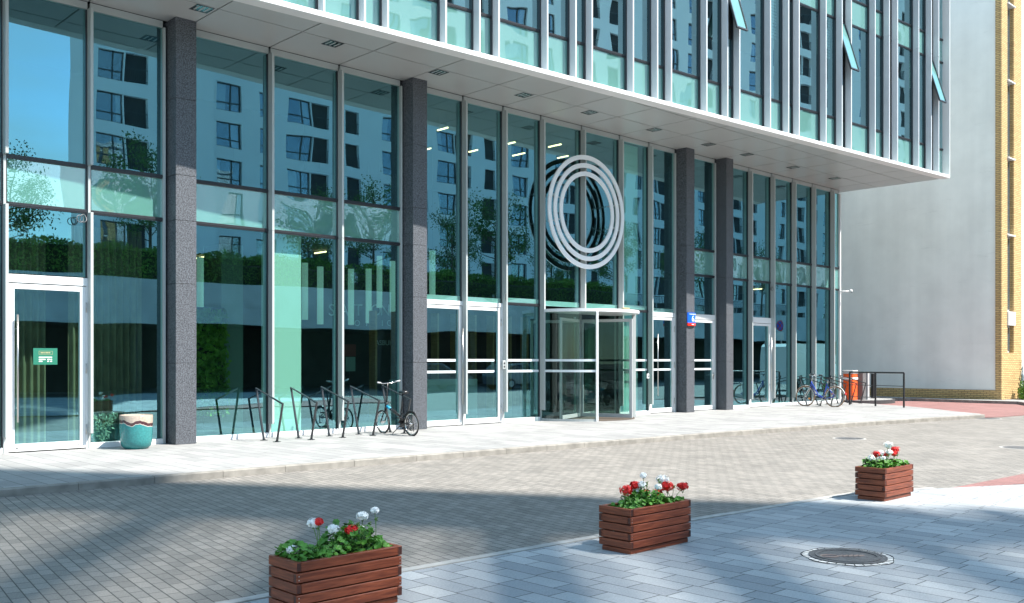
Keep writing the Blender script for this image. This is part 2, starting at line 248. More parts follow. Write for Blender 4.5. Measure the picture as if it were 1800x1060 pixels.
M = dict(
 ground=pbr('asphalt', (.10,.10,.10), .85, var=.2, vscale=3, bump=.3, bscale=90, world=True),
 road=paving('road_blocks', (.31,.288,.262), (.22,.207,.19), (.07,.067,.063), .2, .105, ROAD_ROT, msize=.0055, noise=.22, patch=.16, stain=(.72,.7,.68)),
 plaza=paving('plaza_slabs', (.47,.49,.50), (.31,.33,.35), (.08,.08,.08), .52, .2, R(90), msize=.005, noise=.15, patch=.12, offset=.37, squash=.68, freq=2, stain=(.75,.75,.74)),
 pave=paving('pavement_slabs', (.40,.40,.395), (.30,.30,.30), (.10,.10,.10), .8, .26, R(90), msize=.006, noise=.14, patch=.17, offset=.4, squash=.75, freq=3, bump=.3, stain=(.74,.73,.7)),
 redpave=paving('red_blocks', (.34,.17,.16), (.28,.14,.13), (.17,.12,.11), .2, .1, ROAD_ROT, msize=.006, stain=(.8,.78,.75)),
 kerb=pbr('kerb_concrete', (.26,.245,.22), .85, var=.25, vscale=5, bump=.3, bscale=40, world=True),
 edging=pbr('edging_concrete', (.42,.41,.39), .85, var=.2, vscale=6, world=True),
 granite=granite('dark_granite', (.078,.084,.096), 48),
 gapdark=pbr('joint_black', (.02,.02,.02), .8),
 alu=pbr('mullion_aluminium', (.43,.465,.465), .38, metal=0.0, spec=.5),
 white=pbr('white_door_aluminium', (.80,.81,.82), .3),
 fin=pbr('fin_aluminium', (.64,.67,.71), .35, spec=.5, var=.04, vscale=2),
 band=pbr('fascia_aluminium', (.82,.82,.82), .4, var=.03, vscale=1.5),
 dark=pbr('dark_anodised', (.022,.023,.028), .35, spec=.6),
 soffit=pbr('soffit_panel_paint', (.47,.485,.48), .3, spec=.5, var=.03, vscale=.6),
 steel=pbr('brushed_steel', (.55,.54,.52), .28, metal=1),
 glass=glass('lobby_glass', (.62,.97,.86), (.38,.80,.92), fmin=.40, wav=.05),
 glassup=glass('office_glass', (.50,.80,.78), (.58,.90,.95), fmin=.62, wav=.045, wscale=.7),
 glassclear=glass('revolving_glass', (.60,.74,.70), (.70,.90,.90), fmin=.06, wav=.05),
 spandrel=frit('fritted_glass', (.13,.34,.30), .38),
 spandrelup=frit('fritted_glass_upper', (.13,.31,.28), .34, wav=.08),
 stripe=pbr('etched_stripe', (.68,.74,.78), .6),
 inwall=pbr('interior_dark', (.035,.04,.042), .7, var=.3, vscale=2),
 inwhite=pbr('interior_white', (.78,.82,.80), .7),
 inceil=pbr('interior_ceiling', (.06,.065,.065), .8),
 infloor=pbr('interior_floor', (.22,.22,.21), .2, var=.15, vscale=1.2),
 redwall=pbr('interior_maroon', (.07,.025,.025), .5, var=.3, vscale=2),
 oak=wood('interior_oak', (.40,.22,.10), (.60,.36,.18)),
 curtain=pbr('curtain_cloth', (.30,.23,.16), .9, var=.2, vscale=3),
 led=emis('linear_lamp', (1, .72, .38), 2.2),
 lampt=emis('pendant_acrylic', (.42,.68,.62), .17),
 ringm=pbr('sign_ring_paint', (.80,.81,.83), .32, spec=.5),
 rack=pbr('rack_steel', (.06,.065,.07), .3, metal=.6),
 rubber=pbr('tyre_rubber', (.02,.02,.02), .75),
 blackp=pbr('black_paint', (.018,.018,.02), .3),
 bluep=pbr('blue_paint', (.03,.08,.45), .25, coat=.5),
 cyan=pbr('cyan_paint', (.02,.35,.6), .3),
 chrome=pbr('chrome', (.65,.65,.65), .15, metal=1),
 orange=pbr('orange_reflector', (.9,.3,.02), .3),
 redr=pbr('red_reflector', (.7,.02,.03), .3),
 tan=pbr('tyre_tan', (.30,.17,.08), .7),
 wood=wood('stained_pine', (.115,.024,.010), (.26,.066,.028)), woodend=pbr('pine_end_grain', (.06,.014,.008), .6, var=.3, vscale=60),
 soil=pbr('potting_soil', (.03,.022,.016), .95, var=.4, vscale=40, bump=.8),
 leaf=leafm('geranium_leaf', (.05,.19,.02), (.14,.36,.05), sc=14),
 stem=pbr('green_stem', (.10,.20,.04), .5),
 petalw=pbr('white_petal', (.95,.95,.93), .6), petalr=pbr('red_petal', (.75,.015,.012), .5),
 treeleaf=leafm('tree_leaf', (.04,.11,.02), (.13,.27,.05), sc=2), hedge=leafm('hedge_leaf', (.07,.19,.02), (.22,.42,.06), sc=1.5),
 bark=pbr('bark', (.12,.09,.065), .9, var=.3, vscale=20, bump=.5, bscale=30),
 plaster=plasterm(),
 yellowbrick=bricks('yellow_brick', (.74,.52,.24), (.60,.39,.17), (.30,.19,.09)),
 stucco=pbr('opposite_stucco', (.84,.85,.86), .9, var=.03, vscale=.3, world=True),
 winframe=pbr('window_frame_dark', (.05,.055,.06), .4), winglass=glass('apartment_glass', (.6,.7,.75), (.8,.9,1), fmin=.34, wav=.1), winroom=pbr('room_dark', (.05,.05,.055), .9), wincurt=pbr('room_curtain', (.5,.48,.45), .9),
 concrete=pbr('podium_concrete', (.66,.68,.70), .85, var=.12, vscale=.8, world=True),
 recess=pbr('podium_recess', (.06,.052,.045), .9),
 iron=pbr('cast_iron', (.085,.085,.09), .5, var=.5, vscale=25, bump=.8, bscale=60),
 barrier=pbr('orange_barrier_paint', (.85,.12,.02), .35, coat=.3), grey=pbr('grey_cabinet', (.14,.14,.145), .5), lgrey=pbr('light_grey', (.45,.46,.47), .5),
 signblue=pbr('sign_blue', (.01,.13,.72), .3), signred=pbr('sign_red', (.75,.03,.015), .3), signwhite=pbr('sign_white', (.85,.85,.85), .4),
 noticeg=pbr('notice_green', (.015,.17,.11), .5), gold=pbr('gold_ink', (.45,.40,.22), .5),
 carw=pbr('van_paint', (.75,.77,.78), .25, coat=.6), carb=pbr('car_paint_dark', (.03,.05,.08), .2, coat=.8), carg=pbr('car_glass', (.01,.012,.014), .05),
)
# glazed pot: turquoise body, wavy dark-red and white rim
def potmat():
    m, t, b = nodes('pot_glaze'); N = t.nodes.new; L = t.links.new; g = N('ShaderNodeTexCoord'); sp = N('ShaderNodeSeparateXYZ'); L(g.outputs['Object'], sp.inputs[0])
    n = N('ShaderNodeTexNoise'); n.inputs['Scale'].default_value = 3.4; n.inputs['Detail'].default_value = 6; mpn = N('ShaderNodeMapping'); mpn.inputs['Scale'].default_value = (1, 1, .25); L(g.outputs['Object'], mpn.inputs[0]); L(mpn.outputs[0], n.inputs['Vector'])
    ma = N('ShaderNodeMath'); ma.operation = 'MULTIPLY_ADD'; ma.inputs[1].default_value = .28; L(n.outputs[0], ma.inputs[0]); L(sp.outputs[2], ma.inputs[2])
    r = N('ShaderNodeValToRGB'); r.color_ramp.interpolation = 'CONSTANT'; e = r.color_ramp.elements
    e[0].position = 0; e[0].color = (.035, .22, .225, 1); e[1].position = .57; e[1].color = (.5, .46, .42, 1)
    for p, c in ((.58, (.07, .03, .035)), (.635, (.40, .33, .27))):
        x = e.new(p); x.color = (*c, 1)
    L(ma.outputs[0], r.inputs[0])
    n2 = N('ShaderNodeTexNoise'); n2.inputs['Scale'].default_value = 30; L(g.outputs['Object'], n2.inputs['Vector'])
    a = N('ShaderNodeMixRGB'); a.blend_type = 'OVERLAY'; a.inputs[0].default_value = .35; L(r.outputs[0], a.inputs[1]); L(n2.outputs[0], a.inputs[2])
    L(a.outputs[0], b.inputs['Base Color']); b.inputs['Roughness'].default_value = .18; return m
M['pot'] = potmat()

# ------------------------------------------------------------------ ground
def sheet(name, poly, z, m, thick=.0):
    b = MB()
    if thick: b.prism(poly, z - thick, z)
    else: b.add([(p[0], p[1], z) for p in poly], [tuple(range(len(poly)))])
    return tag(b.build(name, m), kind='structure')
sheet('ground', [(-600,-600),(900,-600),(900,900),(-600,900)], -.16, M['ground'])
KERB = [(-30,13.2),(-8,13.08),(3.5,12.95),(7.5,12.86),(9.9,12.72),(13.8,12.46),(18.7,12.1),(23.2,11.66),(27,11.15),(29.4,10.75)]
sheet('road', [(-30,-7.5),(60,-7.5),(60,7.5),(30.2,10.55)] + [(x, y-.0) for x, y in KERB[::-1]], -.10, M['road'])
PAVE_END = [(29.75,11.0),(30.6,12.1),(31.8,13.3),(32.9,14.7),(33.6,16.2),(34.3,17.87)]
sheet('pavement', [(x, y+.11) for x, y in KERB] + PAVE_END + [(-30,17.87)], 0, M['pave'], .12)
# kerb stones
kb = MB()
def kerb_run(pts, w, z0, z1, step=1.0, gap=.006):
    for (x0, y0), (x1, y1) in zip(pts, pts[1:]):
        d = Vector((x1-x0, y1-y0)); Ln = d.length; d.normalize(); n = Vector((-d.y, d.x)); k = max(1, round(Ln/step))
        for i in range(k):
            a = Vector((x0, y0)) + d*(Ln*i/k + gap/2); b_ = Vector((x0, y0)) + d*(Ln*(i+1)/k - gap/2)
            ch = .015; jz = rnd.uniform(-.003, .003)
            prof = [(0, z0), (0, z1-ch), (ch, z1), (w, z1), (w, z0)]
            vs = [(*(p + n*u), v+jz) for p in (a, b_) for u, v in prof]; q = len(prof)
            kb.add([tuple(v) for v in vs], [tuple(range(q)), tuple(range(q, 2*q))[::-1]] + [(j, q+j, q+(j+1) % q, (j+1) % q) for j in range(q)])
kerb_run(KERB, .109, -.12, .003)
tag(kb.build('kerb', M['kerb']), kind='structure')
PL = [(-30,6.12),(4.5,5.98),(7.9,5.84),(11.4,5.62),(12.5,5.12)]
sheet('plaza', PL + [(13.9,4.45),(17.0,2.9),(24,-.5),(24,-9),(-30,-9)], -.055, M['plaza'], .06)
eb = MB()
kb = eb; kerb_run([(x, y+.10) for x, y in PL[::-1]][::-1], -.08, -.12, -.051, step=1.0)
tag(eb.build('paving_edge', M['edging']), kind='structure')
sheet('red_path', [(12.6,5.06),(14.8,4.97),(24,4.6),(24,-.4),(17.0,3.0),(13.95,4.52)], -.06, M['redpave'], .05)
sheet('red_drive', [(30.05,10.62),(32.4,10.5),(37.2,11.9),(39.3,13.1),(39.3,17.2),(38.2,19.2),(34.5,20),(34.0,17.6),(33.2,16.2),(32.5,14.75),(31.4,13.4),(30.2,12.3),(29.3,11.2)], -.094, M['redpave'], .03)
sheet('far_pavement', [(39.42,13.1),(37.3,11.75),(40,9.5),(60,6),(60,14.25),(40.75,14.25),(40.85,24),(38.3,24),(38.3,19.3),(39.42,17.2)], .0, M['pave'], .12)
b = MB(); b.prism([(37.2,11.72),(39.40,13.1),(39.40,17.2),(38.22,19.3),(38.22,24),(38.10,24),(38.10,19.25),(39.28,17.15),(39.28,13.15),(37.14,11.84)], -.12, .015)
tag(b.build('far_kerb', M['kerb']), kind='structure')

# ------------------------------------------------------------------ office building
YG = 17.87; ZS = 8.09
BASE = Vector((20, 17.87, 0))
OB = thing('office_building', BASE, 'glass fronted office building with dark granite columns and white finned upper floors', 'building')
def P_(mb, name, m, parent=None, smooth=False):
    o = mb.build(name, m, parent or OB, smooth)
    if parent is None: o.location = -BASE
    return o
MUL = [4.98, 6.385, 10.025, 11.725, 15.30, 16.65, 18.02, 19.62, 21.24, 22.60, 27.985, 29.385, 30.79, 32.185, 33.58]
RING = (18.02, 19.62, 21.24)
for x in [.0, 1.65, 3.3] + MUL:
    b = MB(); z0 = .28
    if x in RING: z0 = 3.02 if x == 19.62 else .28
    w = .026
    if x < 7 and x > 4:
        segs = [(z0, 4.262), (5.12, ZS-.14)]
    else:
        segs = [(z0, 4.262), (4.268, ZS-.14)]
    for a, c in segs: b.bbox(x-w, x+w, YG-.20, YG-.002, a, c, .003)
    b.box(x-.02, x+.02, YG-.07, YG-.003, 0.0 if x != 19.62 else 3.02, ZS-.15)
    b.box(x-.03, x+.03, YG+.012, YG+.12, 0.0 if x != 19.62 else 3.02, ZS-.15)
    P_(b, 'mullion', M['alu']); b = MB(); b.box(x-.05, x-.0265, YG-.035, YG+.03, 0 if x != 19.62 else 3.05, ZS-.15); b.box(x+.0265, x+.045, YG-.035, YG+.03, 0 if x != 19.62 else 3.05, ZS-.15); P_(b, 'gasket_shade_strip', M['dark'])
# columns with stone joints
for x0, x1 in ((7.84,8.25),(13.47,13.88),(23.95,24.36),(26.085,26.475)):
    b = MB(); zs = [0, 1.54, 3.05, 4.25, 5.11, 6.56, ZS]
    for a, c in zip(zs, zs[1:]): b.bbox(x0, x1, 17.44, 18.12, a+.003, c-.003, .004)
    o = P_(b, 'column', M['granite'])
    b = MB(); b.box(x0+.012, x1-.012, 17.452, 18.10, 0, ZS); P_(b, 'column_core', M['gapdark'])
# slim frames beside the columns
for x0, x1 in ((7.755,7.80),(13.385,13.43),(23.86,23.905),(25.985,26.03),(34.22,34.30)):
    b = MB(); b.bbox(x0, x1, YG-.08, YG+.05, 0, ZS-.14, .003); P_(b, 'side_frame', M['alu'] if x0 < 34 else M['white'])
# bays: x0,x1,kind
BAY = [(.03,1.62,'T'),(1.68,3.27,'T'),(3.33,4.95,'T'),(5.01,6.36,'D'),(6.41,7.755,'T'),(8.25,10.0,'T'),(10.05,11.7,'T'),(11.75,13.385,'T'),
       (13.88,15.275,'A'),(15.325,16.625,'A'),(16.675,17.995,'H'),(18.045,19.595,'R'),(19.645,21.215,'R'),(21.265,22.575,'H'),(22.625,23.86,'A'),
       (24.36,25.985,'AD'),(26.475,27.96,'T'),(28.01,29.36,'AD2'),(29.41,30.765,'T'),(30.815,32.16,'T'),(32.21,33.555,'T'),(33.605,34.22,'T')]
def pane(x0, x1, z0, z1, m='glass', name='pane', y=YG):
    b = MB(); b.box(x0, x1, y-.006, y+.006, z0, z1); return P_(b, name, M[m])
def tbar(x0, x1, z, h=.075, m='dark', y0=.045):
    b = MB(); b.bbox(x0, x1, YG-y0, YG+.04, z-h/2, z+h/2, .004); b.box(x0, x1, YG-y0-.006, YG-y0+.001, z-h*.16, z+h*.16); return P_(b, 'transom', M[m])
for i, (x0, x1, k) in enumerate(BAY):
    b = MB(); b.bbox(x0, x1, YG-.05, YG+.04, ZS-.14, ZS-.012, .004); P_(b, 'head_rail', M['alu'])
    if k in ('T', 'D', 'AD', 'AD2'):
        tbar(x0, x1, 4.285); tbar(x0, x1, 5.105)
        pane(x0, x1, 5.14, ZS-.14); pane(x0, x1, 4.32, 5.07, 'spandrel', 'spandrel_panel')
        if k == 'T':
            pane(x0, x1, .10, 4.25); b = MB(); b.bbox(x0, x1, YG-.06, YG+.04, 0, .10, .004); P_(b, 'sill', M['white'])
        elif k == 'D': pane(x0, x1, 3.10, 4.25)
        else: pane(x0, x1, 3.06, 4.25)
    elif k == 'A': pane(x0, x1, 3.17, ZS-.14); pane(x0, x1, 3.05, 3.165, 'spandrel', 'spandrel_panel')
    elif k == 'H':
        pane(x0, x1, 3.21, ZS-.14); pane(x0, x1, 3.09, 3.205, 'spandrel', 'spandrel_panel'); tbar(x0, x1, 3.05); pane(x0, x1, .10, 3.01)
        b = MB(); b.bbox(x0, x1, YG-.06, YG+.04, 0, .10, .004); P_(b, 'sill', M['white'])
    elif k == 'R': pane(x0, x1, 3.19, ZS-.14); pane(x0, x1, 3.05, 3.185, 'spandrel', 'spandrel_panel')
# etched safety stripes
for (x0, x1) in ((13.93,15.10),(15.42,16.38),(16.68,17.99),(21.27,22.57),(22.76,23.74),(24.4,25.85)):
    for z in (1.565, 1.285): b = MB(); b.box(x0, x1, YG-.012, YG-.0065, z, z+.06); P_(b, 'safety_stripe', M['stripe'])
# doors
def pull(parent, x, z0, z1, y=YG-.13, m='steel'):
    b = MB(); b.tube([(x, y, z0), (x, y, z1)], .016, 10)
    for z in (z0+.24, z1-.24): b.tube([(x, y, z), (x, YG-.045, z)], .010, 8)
    return b.build('handle', M[m], parent, True)
def door(x0, x1, top, hinge, hx=None, fr=.085, frame_top=3.03, lever=False, side=0.03, label=None):
    b = MB(); xa, xb = x0 + side, x1 - side
    # leaf frame
    b.bbox(xa, xa+fr, YG-.05, YG+.03, .02, top, .004); b.bbox(xb-fr, xb, YG-.05, YG+.03, .02, top, .004)
    b.bbox(xa+fr, xb-fr, YG-.05, YG+.03, top-fr*.95, top, .004); b.bbox(xa+fr, xb-fr, YG-.05, YG+.03, .02, .15, .004)
    d = b.build('door', M['white'], OB); d.location = -BASE
    if label: d['label'] = label
    g = MB(); g.box(xa+fr, xb-fr, YG-.006, YG+.006, .15, top-fr*.95); g.build('pane', M['glass'], d)
    if hx is not None and not lever: pull(d, hx, .53, 2.38)
    if lever:
        h = MB(); h.bbox(xb-.07, xb-.03, YG-.065, YG-.05, .98, 1.2, .003); h.tube([(xb-.05, YG-.06, 1.12), (xb-.05, YG-.10, 1.12), (xb-.2, YG-.105, 1.12)], .010, 8); h.build('handle', M['steel'], d, True)
    for z in (.35, 1.45, 2.55):
        xx = xb + .005 if hinge == 'R' else xa - .005
        h = MB(); h.cyl((xx, YG-.06), .012, z-.09, z+.09, 10); h.build('hinge', M['steel'], d, True)
    f2 = MB(); f2.box(xa+.12, xa+.155, YG-.055, YG-.0505, .07, .085); f2.box(xb-.155, xb-.12, YG-.055, YG-.0505, .07, .085); f2.build('drain_slot', M['dark'], d)
    return d
def surround(x0, x1, ztop, zleaf, left=True, right=True, side=.03):
    b = MB(); b.bbox(x0, x1, YG-.065, YG+.04, zleaf+.008, ztop, .005); b.box(x0, x1, YG-.067, YG-.064, (zleaf+ztop)/2-.003, (zleaf+ztop)/2+.012)
    if left: b.bbox(x0, x0+side-.004, YG-.06, YG+.04, 0, zleaf+.006, .003)
    if right: b.bbox(x1-side+.004, x1, YG-.06, YG+.04, 0, zleaf+.006, .003)
    return P_(b, 'door_surround', M['white'])
surround(5.01, 6.36, 3.08, 2.93); door(5.01, 6.36, 2.925, 'R', 5.17, fr=.10, label='white framed glass door with a small green notice')
surround(13.88, 16.625, 3.045, 2.93, side=.04); door(13.88-.03, 15.29, 2.925, 'L', 15.23, fr=.085); door(15.27, 16.60, 2.925, 'R', None, fr=.085)
surround(22.625, 23.86, 3.045, 2.90); door(22.625, 23.86, 2.895, 'R', 22.93)
surround(24.36, 25.985, 3.05, 2.88); door(24.36-.02, 25.985, 2.875, 'L', None, lever=True)
surround(28.01, 29.36, 3.055, 2.86); door(28.01, 29.36, 2.855, 'L', 29.27)
# revolving door
RC = (19.62, 17.87); RR = 1.6
rb = MB()
def arc(a0, a1, r, n=24): return [(RC[0]+r*math.cos(R(a0+(a1-a0)*i/n)), RC[1]+r*math.sin(R(a0+(a1-a0)*i/n))) for i in range(n+1)]
rb.prism(arc(177, 363, RR+.025, 48), 2.87, 2.95); RD = P_(rb, 'revolving_door', M['white']); RD['label'] = 'glass revolving door under a round white canopy'
for a0, a1 in ((180, 238), (332, 360), (0, 48)):
    o_, i_ = arc(a0, a1, RR, 14), arc(a0, a1, RR-.012, 14); g = MB(); g.prism(o_ + i_[::-1], .06, 2.868); g.build('drum_glass', M['glassclear'], RD)
    if a0: g = MB(); o_, i_ = arc(a0, a1, RR+.02, 14), arc(a0, a1, RR-.03, 14); g.prism(o_+i_[::-1], 0, .06); g.build('bottom_rail', M['alu'], RD)
for a, m in ((238, 'white'), (332, 'alu'), (48, 'alu')):
    c = (RC[0]+(RR)*math.cos(R(a)), RC[1]+(RR)*math.sin(R(a))); g = MB(); g.m = Matrix.Translation((c[0], c[1], 0)) @ Matrix.Rotation(R(a), 4, 'Z'); g.bbox(-.05, .05, -.03, .03, 0, 2.868, .004); g.build('post', M[m], RD)
for a in (22, 112, 202, 292):
    Mx = Matrix.Translation((RC[0], RC[1], 0)) @ Matrix.Rotation(R(a), 4, 'Z')
    g = MB(); g.m = Mx; g.bbox(.04, .10, -.025, .025, .04, 2.72, .003); g.bbox(1.42, 1.50, -.025, .025, .04, 2.72, .003); g.bbox(.10, 1.42, -.025, .025, .04, .14, .003); g.bbox(.10, 1.42, -.025, .025, 2.64, 2.72, .003)
    w = g.build('wing', M['lgrey'], RD)
    g = MB(); g.m = Mx; g.box(.10, 1.42, -.005, .005, .14, 2.64); g.build('wing_glass', M['glassclear'], RD)
g = MB(); g.cyl(RC, .035, 0, 2.87, 16); g.build('centre_post', M['steel'], RD, True)
g = MB(); g.cyl(RC, 1.5, .0005, .012, 48); g.build('floor_mat', pbr('mat_brown', (.09,.07,.055), .95, var=.3, vscale=60), RD)
for a0, a1 in ((180, 238), (332, 359)):
    for z in (1.565, 1.285):
        o_, i_ = arc(a0, a1, RR+.006, 14), arc(a0, a1, RR+.002, 14); g = MB(); g.prism(o_ + i_[::-1], z, z+.06); g.build('safety_stripe', M['stripe'], RD)
g = MB(); g.bbox(19.50, 19.78, 16.235, 16.30, 2.952, 2.99, .006); g.build('door_sensor', M['gold'], RD)

# ---- upper box
E0 = Vector((8.84, 15.59, 0)); UD = Vector((.99788, -.06506, 0)); UN = Vector((.06506, .99788, 0))
UM = Matrix(((UD.x, UN.x, 0, E0.x), (UD.y, UN.y, 0, E0.y), (0, 0, 1, 0), (0, 0, 0, 1)))   # local (s, depth, z) -> world
def U(): b = MB(); b.m = UM.copy(); return b
SF = [-1.78, -.89, -.35]; s = 1.07
base_s = 1.07
while base_s < 25.5: SF += [base_s, base_s+.89, base_s+1.42]; base_s += 2.84
SF = sorted(SF); SEND = 25.99; SL = -14.0
SF = [x for x in SF if x < SEND-.3]
ZT = 17.0
b = U(); b.bbox(SL, SEND, .0, .32, ZS-.01, ZS+.095, .006); P_(b, 'fascia_band', M['band'])
b = U(); b.bbox(SEND-.035, SEND, .0, .30, ZS+.097, ZT, .004); P_(b, 'corner_trim', M['band'])
GD = .27
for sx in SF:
    b = U(); b.bbox(sx-.045, sx, .012, .262, ZS+.098, 12.245, .003); b.bbox(sx-.045, sx, .012, .262, 12.25, 16.14, .003); b.bbox(sx-.045, sx, .012, .262, 16.145, ZT, .003); P_(b, 'fin', M['fin']); b = U(); b.box(sx-.082, sx-.0455, GD-.06, GD+.02, ZS+.1, ZT); b.box(sx+.0005, sx+.03, GD-.06, GD+.02, ZS+.1, ZT); P_(b, 'gasket_shade_strip', M['dark'])  # dark strips beside each fin: gasket plus the fin's shadow painted on the glass
GD = .27
edges = [-1.78] + SF[1:] + [SEND-.035]
VENTS = {}
for a, c in zip(edges, edges[1:]):
    narrow = abs((c-a) - .53) < .06
    x0, x1 = a+.002, c-.047
    if c > SEND-.1: x1 = c
    op = narrow and any(abs(a - v) < .2 for v in (13.33, 19.01, 24.69))
    for z0, z1, kind in ((ZS+.12, 9.09, 's'), (9.16, 12.2, 'v'), (12.27, 13.02, 's'), (13.09, 16.1, 'v'), (16.17, ZT, 's')):
        if kind == 'v' and op and z0 < 10:
            b = U(); b.box(x0, x1, GD-.006, GD+.006, z0, 10.45); P_(b, 'pane', M['glassup'])
            Mx = UM @ Matrix.Translation((0, GD-.03, 12.18)) @ Matrix.Rotation(R(-17), 4, 'X')
            b = MB(); b.m = Mx; b.bbox(x0, x0+.035, -.03, .02, -1.70, 0, .003); b.bbox(x1-.035, x1, -.03, .02, -1.70, 0, .003); b.bbox(x0+.035, x1-.035, -.03, .02, -1.70, -1.65, .003); b.bbox(x0+.035, x1-.035, -.03, .02, -.04, 0, .003)
            v = P_(b, 'vent_window', M['dark']); b = MB(); b.m = Mx; b.box(x0+.035, x1-.035, -.008, .004, -1.65, -.04); b.build('pane', M['spandrelup'], v)
            b = U(); b.box(x0, x1, GD+.01, GD+.03, 10.45, 12.2); P_(b, 'vent_opening', M['inwall'])
            continue
        b = U(); b.box(x0, x1, GD-.006, GD+.006, z0, z1); P_(b, 'pane' if kind == 'v' else 'spandrel_panel', M['glassup'] if kind == 'v' else M['spandrelup'])
    for z in (ZS+.108, 9.125, 12.235, 13.055):
        b = U(); b.box(x0, x1, GD-.035, GD+.03, z-.033 if z > 8.3 else z-.012, z+.033 if z > 8.3 else z+.03)
        if z > 8.3: b.box(x0, x1, GD-.041, GD-.034, z-.01, z+.01)
        P_(b, 'transom', M['dark'])
b = U()   # unseen left stretch, coarse
b.box(SL, -1.83, GD, GD+.02, ZS+.1, ZT); P_(b, 'pane', M['glassup'])
for k in range(8):
    sx = -1.78 - 1.42*(k+1); b = U(); b.bbox(sx-.045, sx, .012, .262, ZS+.098, ZT, .003); P_(b, 'fin', M['fin'])
b = U(); b.box(SL, SEND, 0.02, 8, ZT, ZT+.6); P_(b, 'parapet', M['band'])
# structure behind the glass of the upper floors
b = U(); b.box(SL, SEND-.05, 4.2, 4.4, ZS+.1, ZT); P_(b, 'interior_wall', M['inwall'])
b = U(); b.box(SL, SEND-.05, GD+.06, 4.2, 8.2, 8.5); b.box(SL, SEND-.05, GD+.06, 4.2, 12.3, 12.95); b.box(SL, SEND-.05, GD+.06, 4.2, 16.2, 16.9); P_(b, 'floor_slab', M['inceil'])
b = U(); b.box(SEND-.04, SEND-.001, .30, 12, ZS+.1, ZT); P_(b, 'end_wall', M['alu'])
for k, sx in enumerate(SF[3::3]):        # pale blinds half drawn in some offices
    if k % 3 == 1: continue
    b = U(); n = 14; w = .9
    for q in range(n): b.box(sx+.06, sx+w-.1, GD+.12, GD+.125, 12.2-.05-q*.09, 12.2-.02-q*.09+.045)
    P_(b, 'window_blind', M['inwhite'])
# ---- soffit panels
sp = MB()
def edgeY(x): return 15.59 - .0652*(x-8.84)
XS = [-6, -4, -2, 0, 1.65, 3.3, 4.98, 6.385, 8.25, 10.025, 11.725, 13.47, 15.30, 16.65, 18.02, 19.62, 21.24, 22.60, 24.15, 26.05, 27.985, 29.385, 30.79, 32.185, 33.58, 34.74]
g_ = .014
for x0, x1 in zip(XS, XS[1:]):
    a, c = x0+g_, x1-g_
    sp.add(*(lambda ps: ([(p[0], p[1], ZS) for p in ps] + [(p[0], p[1], ZS+.02) for p in ps], [(0,1,2,3),(7,6,5,4),(0,4,5,1),(1,5,6,2),(2,6,7,3),(3,7,4,0)]))([(a,16.54+g_),(a,17.83),(c,17.83),(c,16.54+g_)]))
    y0, y1 = edgeY(a)+.15, edgeY(c)+.15
    if y1 < 15.3:
        for (p, q) in (((16.54-g_, 16.54-g_), (15.3+g_, 15.3+g_)), ((15.3-g_, 15.3-g_), (y0, y1))):
            if q[0] < p[0]-.03 : sp.add([(a,q[0],ZS),(a,p[0],ZS),(c,p[1],ZS),(c,min(q[1],p[1]-.01),ZS),(a,q[0],ZS+.02),(a,p[0],ZS+.02),(c,p[1],ZS+.02),(c,min(q[1],p[1]-.01),ZS+.02)], [(0,1,2,3),(7,6,5,4),(0,4,5,1),(1,5,6,2),(2,6,7,3),(3,7,4,0)])
    else:
        sp.add([(a,y0,ZS),(a,16.54-g_,ZS),(c,16.54-g_,ZS),(c,y1,ZS),(a,y0,ZS+.02),(a,16.54-g_,ZS+.02),(c,16.54-g_,ZS+.02),(c,y1,ZS+.02)], [(0,1,2,3),(7,6,5,4),(0,4,5,1),(1,5,6,2),(2,6,7,3),(3,7,4,0)])
P_(sp, 'soffit', M['soffit'])
sp = MB()
a, c = -6, 34.74
sp.add([(a,edgeY(a)+.012,ZS-.004),(a,edgeY(a)+.14,ZS-.004),(c,edgeY(c)+.14,ZS-.004),(c,edgeY(c)+.012,ZS-.004),(a,edgeY(a)+.012,ZS+.02),(a,edgeY(a)+.14,ZS+.02),(c,edgeY(c)+.14,ZS+.02),(c,edgeY(c)+.012,ZS+.02)], [(0,1,2,3),(7,6,5,4),(0,4,5,1),(1,5,6,2),(2,6,7,3),(3,7,4,0)])
P_(sp, 'soffit_edge', M['soffit'])
b = MB(); b.prism([(a,edgeY(a)+.1),(c,edgeY(c)+.1),(34.30,18.0),(a,18.0)], ZS+.024, ZS+.09); P_(b, 'soffit_backing', M['gapdark'])
b = MB(); b.box(34.30, 34.72, 17.84, 26, ZS-.001, ZS+.3); P_(b, 'side_soffit', M['soffit'])
# ---- interior
b = MB(); b.box(-6, 34.2, 17.95, 30, -.05, .012); P_(b, 'interior_floor', M['infloor'])
b = MB(); b.box(-6, 13.6, 18.0, 28, 4.32, 5.05); b.box(24.15, 34.2, 18.0, 28, 4.32, 5.05); P_(b, 'floor_slab', M['inceil'])
b = MB(); b.box(-6, 34.2, 18.0, 30, ZS-.12, ZS+.02); P_(b, 'interior_ceiling', M['inceil'])
b = MB(); b.box(-6, 34.2, 28, 28.2, 0, ZS); b.box(34.0, 34.2, 18.1, 28, 0, ZS); b.box(8.0, 8.15, 18.2, 28, 0, ZS); b.box(26.2, 26.3, 18.2, 28, 0, ZS); P_(b, 'interior_wall', M['inwall'])
b = MB(); b.box(8.2, 13.5, 22.2, 22.3, 5.05, ZS-.1); b.box(-5, 7.9, 22, 22.1, 5.05, ZS-.1); P_(b, 'interior_wall', M['inwall'])
b = MB(); b.box(13.9, 17.9, 24.0, 24.15, 0, 4.4)
for q in range(44): b.box(13.9, 17.9, 23.975, 23.998, .1*q, .1*q+.06)
P_(b, 'slatted_wall', M['inwall'])
b = MB(); b.box(18.3, 24.0, 25.0, 25.15, 0, 3.4); P_(b, 'maroon_wall', M['redwall'])
b = MB()
